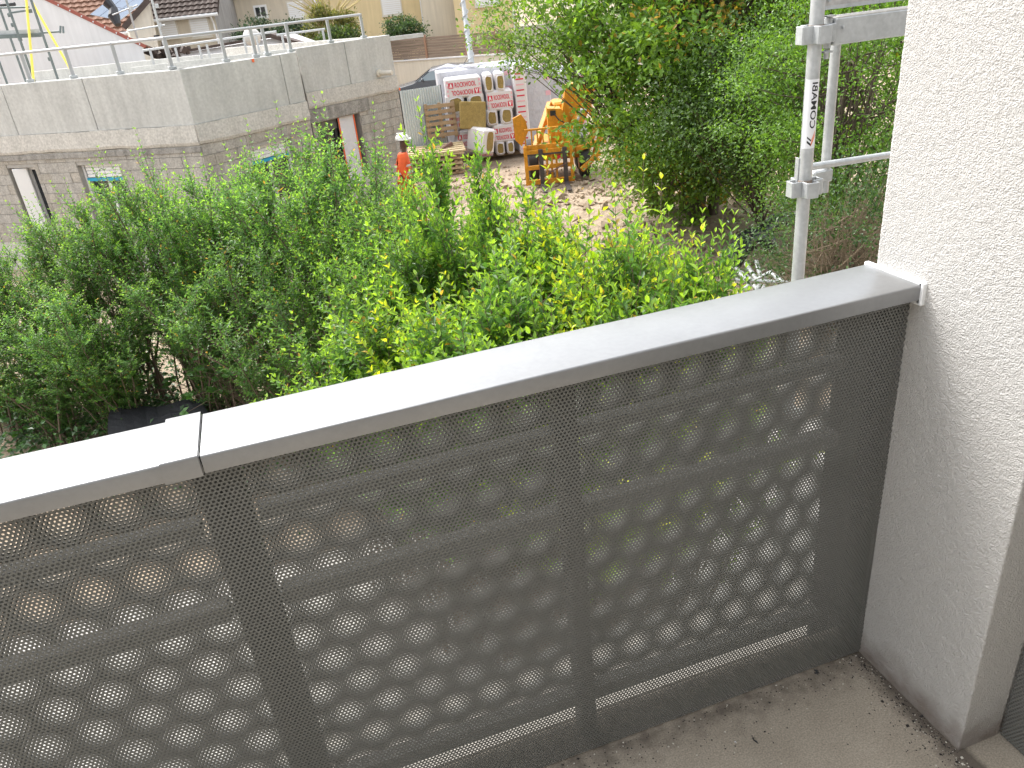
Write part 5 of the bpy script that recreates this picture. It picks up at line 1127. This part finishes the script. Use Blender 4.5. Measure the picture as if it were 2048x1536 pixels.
PRV[('y', 0)] = privet(31, cols=GY, tipcol=(.55, .60, .07), shoots=36, width=.72, leaf=.055, low=.64)
for i in range(2): PRV[('m', i)] = privet(40+i, cols=GR, tipcol=(.28, .46, .06), shoots=36, leaf=.057, low=.64)
HG = 'privet shrubs grown into one loose hedge below the balcony'
def put_shrub(px, py, t, key, label, wsc=1.0, rz=None, name='privet_shrub', hs_=1.0):
    X = atd(px, py, t); hgt = (X[2]-G)/3.08*hs_; me1, me2 = PRV[key]
    o = thing(name, label, 'shrub', (X[0], X[1], G), rng.uniform(0, 6.28) if rz is None else rz, HG); s_ = wsc*(.6+.4*hgt); 
    a = part(me1, 'foliage', o, sc=(s_, s_, hgt)); c = part(me2, 'stems', o, sc=(s_, s_, hgt)); return o
SH = [(-130, 520, 9.3, 'f', 'privet shrub at the far left edge of the hedge, partly cut by the frame'),
 (-30, 455, 9.0, 'f', 'privet shrub at the left edge in front of the open white window'),
 (75, 440, 8.8, 'f', 'low-topped dark green shrub below the open window of the building'),
 (165, 372, 8.6, 'f', 'privet shrub rising in front of the shuttered window'),
 (262, 332, 8.5, 'f', 'tall green shrub just right of the shuttered window'),
 (345, 330, 8.4, 'f', 'shrub with twiggy top in the back row left of centre'),
 (430, 322, 8.2, 'f', 'shrub with a lone tall shoot in front of the building corner'),
 (515, 300, 8.0, 'f', 'shrub covering the second shuttered window'),
 (590, 262, 7.6, 'f', 'tallest shrub of the back row, left of the white plastic sheet'),
 (655, 280, 7.3, 'f', 'green shrub in front of the doorway with the plastic sheet'),
 (728, 325, 6.9, 'n', 'shrub hiding the lower body of the worker on the left'),
 (822, 360, 6.4, 'n', 'shrub just right of the worker in orange'),
 (880, 345, 5.8, 'n', 'shrub in front of the timber pile'),
 (915, 275, 5.0, 'm', 'shrub with a tall spike rising before the insulation packs'),
 (1005, 395, 4.7, 'm', 'mid-green shrub below the insulation packs'),
 (1105, 480, 4.5, 'y', 'yellow-green shrub below the forks of the loader'),
 (1200, 395, 4.35, 'y', 'bright yellow-leaved shrub right of the loader'),
 (1262, 440, 4.1, 'y', 'low yellow-green shrub in the middle of the near hedge'),
 (1352, 430, 3.85, 'm', 'fresh green shrub in front of the black pipes'),
 (1180, 500, 3.75, 'm', 'dark green shrub directly behind the coping in the right half'),
 (1040, 470, 4.05, 'm', 'dense green shrub in the middle of the near hedge row'),
 (880, 470, 4.8, 'm', 'shrub with glossy dark leaves left of the yellow ones'),
 (760, 450, 5.7, 'n', 'green shrub in the middle row below the worker'),
 (640, 450, 6.4, 'n', 'shrub with bare reddish stems in the middle row'),
 (930, 560, 4.3, 'y', 'pale yellow-green shrub low behind the middle of the coping'),
 (500, 470, 7.2, 'f', 'thin shrub letting the pale ground show through'),
 (700, 600, 5.2, 'm', 'low shrub with arching bare twigs behind the coping'),
 (350, 500, 8.0, 'f', 'dark shrub low in the left half of the hedge'),
 (120, 560, 8.3, 'f', 'shaded shrub low at the left, above the dark corner'),
 (-60, 640, 8.9, 'f', 'low dark shrub cut by the left edge of the frame'),
 (50, 665, 8.5, 'f', 'low dark shrub in the bottom left corner above the coping'),
 (185, 640, 8.4, 'f', 'low shaded shrub just left of the black covered box'),
 (1110, 560, 3.6, 'm', 'leafy shrub rising right behind the middle of the coping'),
 (1240, 545, 3.5, 'y', 'yellow-leaved low shrub right behind the coping, right of middle'),
 (985, 610, 3.9, 'm', 'low glossy shrub touching the coping left of the yellow one'),
 (820, 640, 4.5, 'm', 'low green shrub behind the coping below the tall spike'),
 (1330, 520, 3.6, 'm', 'low green shrub just behind the coping near the scaffold')]
for i, (px, py, t, k, lb) in enumerate(SH):
    put_shrub(px, py, t, hs_=1.04 if k == 'f' else 1.0, key=(k, (i % 2) if k != 'y' else 0), label=lb, wsc=1.12 if k == 'f' else .7 if px in (1352, 1330, 915) else 1.0)

def scatter_leaves(n, cen, rad_, size, cols, seed, clump=.22, nclump=120, shell=.55, m='leaf2', tip=None, tipf=.05):
    """leaf sprays around clump centres spread through an ellipsoid"""
    r = np.random.default_rng(seed); d = unit(r.normal(0, 1, (nclump, 3))); rr_ = shell+(1-shell)*r.uniform(0, 1, (nclump, 1))**.5; cc_ = d*rr_*np.array(rad_)*(.85+.25*r.uniform(0, 1, (nclump, 1)))
    ci = r.integers(0, nclump, n); off = r.normal(0, 1, (n, 3))*clump*(.6+.8*r.uniform(0, 1, (nclump, 1)))[ci]*np.array([1, 1, .6]); P = np.array(cen)+cc_[ci]+off
    out = unit(cc_[ci]+off*1.5+np.array([0, 0, .15])); D = unit(out*.6+r.normal(0, .8, (n, 3))); Nn = unit(np.array([0, 0, 1.])+out*.5+r.normal(0, .5, (n, 3)))
    w_ = r.uniform(0, 1, (n, 1)); C = np.array(cols[0])*(1-w_)+np.array(cols[1])*w_; cb = (.75+.5*r.uniform(0, 1, (nclump, 1)))[ci]; C = C*cb
    if tip is not None: s_ = (r.uniform(0, 1, nclump) < tipf*3)[ci] & (r.uniform(0, 1, n) < .35); C[s_] = tip
    return P, D, Nn, size*r.uniform(.7, 1.25, n), C, cc_+np.array(cen)
def make_tree(name, label, base, cen, rad_, n, size, cols, seed, trunks=3, tr=.10, nclump=260, clump=.28, simple=True, tip=None, cat='tree', wid=.55, shell=.45, limbs=90, m='leaf2', kind=None, group=None, bark='bark'):
    t = thing(name, label, cat, tuple(base), 0, group); r = np.random.default_rng(seed); cen = np.array(cen, float)-np.array(base)
    P, D, Nn, S_, C, cl = scatter_leaves(n, cen, rad_, size, cols, seed, clump, nclump, shell, tip=tip)
    ok = P[:, 2] > .05; P, D, Nn, S_, C = P[ok], D[ok], Nn[ok], S_[ok], C[ok]
    V, Q, LC = leaves_np(P, D, Nn, S_, np.full(len(S_), wid), C, simple=simple); part(npmesh('crown', V, Q, M[m], LC), 'crown', t)
    k = 7; f = np.linspace(0, 1, k)[None, :, None]; b_ = r.normal(0, tr*1.5, (trunks, 3)); b_[:, 2] = 0; e = cen+r.normal(0, .35, (trunks, 3))*np.array(rad_)*.5+np.array([0, 0, rad_[2]*.3])
    TP = b_[:, None]*(1-f)+e[:, None]*np.concatenate([f**1.5, f**1.5, f], 2)+r.normal(0, tr*.35, (trunks, k, 3))*f; TR = tr*(1-.75*f[..., 0])*np.ones((trunks, 1)); V1, Q1 = tubes_np(TP, TR, 8)
    si = r.integers(0, trunks, limbs); ti = r.integers(1, k-1, limbs); o = TP[si, ti]; e2 = cl[r.integers(0, len(cl), limbs)]; mid_ = (o+e2)/2+r.normal(0, .12, (limbs, 3))+np.array([0, 0, -.1]); g = np.linspace(0, 1, 5)[None, :, None]
    LP = o[:, None]*(1-g)**2+2*mid_[:, None]*g*(1-g)+e2[:, None]*g**2; V2, Q2 = tubes_np(LP, tr*.32*(1-.8*g[..., 0])*np.ones((limbs, 1)), 5)
    part(npmesh('trunk', np.concatenate([V1, V2]), np.concatenate([Q1, Q2+len(V1)]), M[bark], smooth=True), 'trunk', t); return t
# the big tree
TB = atz(1400, 455, G); TC = atd(1400, 110, 13)
TG = ((.075, .165, .026), (.22, .37, .05))
make_tree('broad_tree', 'large bushy green tree with several dark trunks right of centre', TB, (TC[0]+.55, TC[1]+.3, .9), (3.05, 2.3, 3.3), 46000, .112, TG, 51, trunks=6, tr=.11, nclump=420, clump=.24, tip=(.38, .26, .05), limbs=200, shell=.3)
lw = atd(1120, 45, 13.0); make_tree('overhanging_tree', 'loose outer tree whose thin sprays hang over the pallet loads and the lamp mast', (TB[0]-.6, TB[1]+.5, G), (lw[0], lw[1]+.3, lw[2]), (1.35, 1.1, 1.0), 6500, .075, TG, 57, trunks=3, tr=.05, nclump=120, clump=.2, limbs=60, shell=.2)
lw = atd(1330, 330, 13.2); make_tree('low_tree', 'lower leafy tree spreading below the big crown towards the loader', atz(1330, 445, G), (lw[0]+.45, lw[1], -.95), (1.6, 1.3, 1.05), 14000, .07, TG, 52, trunks=4, tr=.06, nclump=170, clump=.24, tip=(.38, .26, .05), limbs=70, shell=.25)
lw = atd(1500, 300, 11.5); make_tree('dense_bush', 'dense dark green bush between the tree trunks and the scaffold', atz(1520, 500, G), (lw[0], lw[1]+.3, -.25), (1.3, 1.1, 1.25), 14000, .065, ((.045, .10, .02), (.09, .17, .03)), 53, trunks=5, tr=.05, nclump=170, clump=.22, limbs=80, cat='bush', shell=.2)
# bushes seen past the scaffold
b1_ = atd(1700, 200, 9.5); make_tree('bright_bush', 'bright green broad bush behind the scaffold tubes', (b1_[0], b1_[1], G), (b1_[0]+.3, b1_[1]+.2, .1), (1.7, 1.3, 1.75), 44000, .045, ((.07, .16, .025), (.16, .30, .04)), 54, trunks=6, tr=.05, nclump=330, clump=.17, limbs=120, cat='bush', shell=.5, m='leaf')
b1_ = atd(1690, 430, 8.4); make_tree('twiggy_bush', 'dark bush with dry brown twigs at the foot of the wall pier', (b1_[0], b1_[1], G), (b1_[0]+.1, b1_[1], -1.25), (1.3, .9, 1.0), 11000, .042, ((.03, .075, .02), (.07, .14, .03)), 55, trunks=10, tr=.02, nclump=130, clump=.15, limbs=420, cat='bush', shell=.3, m='leaf', bark='drytwig')
b1_ = atd(1860, 120, 13.5); make_tree('back_tree', 'green tree filling the gap above the scaffold bearer', (b1_[0], b1_[1], G), (b1_[0], b1_[1], 1.2), (2.6, 2.0, 3.2), 34000, .07, TG, 56, trunks=3, tr=.09, nclump=260, clump=.28, limbs=90)
# distant vegetation in front of the houses
def far_bush(name, label, l, tp, r_, bt, t, cols, seed, n=5000, size=.14, **k):
    a = atd(l, (tp+bt)/2, t); c = atd(r_, (tp+bt)/2, t); ce = (a+c)/2; w_ = np.linalg.norm(c-a)/2; z1_ = atd((l+r_)/2, tp, t)[2]; z0_ = atd((l+r_)/2, bt, t)[2]-.6
    return make_tree(name, label, (ce[0], ce[1], G), (ce[0], ce[1], (z1_+z0_)/2), (w_, w_*.6, (z1_-z0_)/2), n, size, cols, seed, trunks=3, tr=.08, nclump=110, clump=w_*.14, limbs=40, cat=k.get('cat', 'bush'), shell=.45)
DG = ((.022, .045, .02), (.05, .08, .035))
far_bush('dark_bush', 'dark green bush under the small casement window of the cream house', 470, 34, 560, 95, 40, DG, 61, 4500)
far_bush('dark_bush', 'dark green bush left of the tall yellow-green shrub', 545, 36, 632, 100, 39, DG, 62, 4500)
far_bush('sprawling_shrub', 'tall yellow-green shrub with spreading shoots before the yellow house', 612, 2, 712, 105, 38, ((.07, .10, .02), (.26, .26, .06)), 63, 6000, .13)
far_bush('leafy_bush', 'mid-green bush at the foot of the yellow-green shrub, behind the rail end', 630, 50, 730, 105, 37, ((.04, .08, .02), (.09, .14, .03)), 64, 4500)
far_bush('round_bush', 'round clipped green bush in front of the yellow house above the fence', 764, 32, 852, 82, 43, ((.025, .06, .02), (.07, .12, .03)), 65, 5500)
far_bush('climber', 'narrow green climber at the right end of the slatted fence', 1013, 60, 1027, 98, 39.5, ((.05, .10, .02), (.10, .17, .03)), 66, 900, .1, cat='plant')
q = MB(); a = Vector(atd(665, 70, 38))
for i in range(16):
    an_ = rng.uniform(-1.2, 1.2); e = a+Vector((math.sin(an_)*2.0, rng.uniform(-.5, .5), 1.2+math.cos(an_)*.7)); q.tube([a+Vector((0, 0, -.5)), a.lerp(e, .5)+Vector((0, 0, .3)), e], [.05, .05, .015], 5)
tag(q.obj('bare_shoots', mat('yellow_shoot', (.40, .32, .14), .8)), 'arching yellowish shoots above the tall shrub by the yellow house', 'shoots', kind='stuff')
# brambles at the foot of the hedge
def bramble(px, py, t, label, n=26, seed=1, sp=.45):
    X = atd(px, py, t); r = np.random.default_rng(seed); o = thing('bramble_plant', label, 'plant', tuple(X), 0, 'broad-leaved brambles growing through the hedge foot')
    c = r.normal(0, 1, (n, 3))*np.array([sp, sp*.4, sp*.45]); P = np.repeat(c, 3, 0); a = r.uniform(0, 6.28, n); A3 = np.stack([a-1.0, a, a+1.0], 1).ravel(); D = np.stack([np.cos(A3), np.sin(A3), r.uniform(-.25, .2, 3*n)], 1); Nn = np.array([0, -.5, 1.])+r.normal(0, .2, (3*n, 3))
    if 'bl' not in PRV:
        A4 = np.array([-1.0, 0, 1.0]); V, Q, LC = leaves_np(np.zeros((3, 3)), np.stack([np.sin(A4), np.cos(A4), A4*0-.1], 1), np.array([[0, 0, 1.]]*3), np.array([.085, .1, .085]), np.full(3, .72), np.array([[.07, .17, .035]]*3)); PRV['bl'] = npmesh('leaf', V, Q, M['leaf'], LC)
    for p in c: part(PRV['bl'], 'leaf', o, tuple(p), (r.uniform(.2, .8), r.uniform(-.3, .3), r.uniform(-1.6, 1.6)), (s_ := r.uniform(.8, 1.3), s_, s_))
    Pm = np.stack([np.tile([[0, 0, -.5]], (n, 1)), c*.6+np.array([0, 0, -.05]), c], 1); V, Q = tubes_np(Pm, np.full((n, 3), .003), 4); part(npmesh('stalk', V, Q, M['twig']), 'stalk', o)
bramble(420, 770, 8.9, 'large-leaved bramble at the hedge foot right of the covered box', 26, 3); bramble(70, 820, 9.4, 'bramble cluster low in the left corner of the hedge', 40, 4, .6); bramble(240, 690, 9.0, 'bramble sprays halfway up the left part of the hedge', 18, 5); bramble(150, 880, 9.6, 'dark bramble patch below the left end of the coping', 40, 6, .6)
bramble(480, 740, 8.3, 'bramble leaves hanging right above the coping joint', 18, 7, .35)

r_ = np.random.default_rng(77); n_ = 15000; f_ = r_.uniform(0, 1, (n_, 1)); ctr_ = np.array([[-8.5, 11.0, G]])*(1-f_)+np.array([[-1.2, 7.2, G]])*f_
P_ = ctr_+r_.normal(0, 1, (n_, 3))*np.array([.45, .75, 0])+np.abs(r_.normal(0, .22, (n_, 1)))*np.array([[0, 0, 1.]])+np.array([[0, 0, .05]]); k_ = vnoise(P_[:, 0]*1.6, P_[:, 1]*1.6, 31) > .28; P_ = P_[k_]; n_ = len(P_)
V, Q, LC = leaves_np(P_, r_.normal(0, 1, (n_, 3))*np.array([1, 1, .35]), np.array([[0, -.3, 1.]])+r_.normal(0, .35, (n_, 3)), .07*r_.uniform(.6, 1.3, n_), np.full(n_, .62), np.array([[.035, .085, .025]])*r_.uniform(.6, 1.7, (n_, 1)), simple=True)
tag(link(bpy.data.objects.new('undergrowth', npmesh('undergrowth', V, Q, M['leaf'], LC))), 'dark low ivy and weeds covering the ground at the foot of the hedge', 'ground cover', kind='stuff')
# red and blue site oddments glimpsed under the tree
p = atz(1400, 400, G); bb = thing('site_barrier', 'small red plastic barrier glimpsed under the big tree', 'barrier', (p[0], p[1]+1, G))
MB().box((0, 0, .85), (1.2, .05, .14), ch=.01).obj('board', M['red_ink'], bb); MB().box((0, 0, .45), (1.2, .05, .12), ch=.01).obj('board', M['red_ink'], bb)
for x in (-.5, .5): MB().box((x, 0, .45), (.06, .06, .95), ch=.01).obj('leg', M['white_ink'], bb)
print('blocks', nblk, 'objects', len(bpy.data.objects), 'tris', sum(len(m.polygons)*2 for m in bpy.data.meshes))
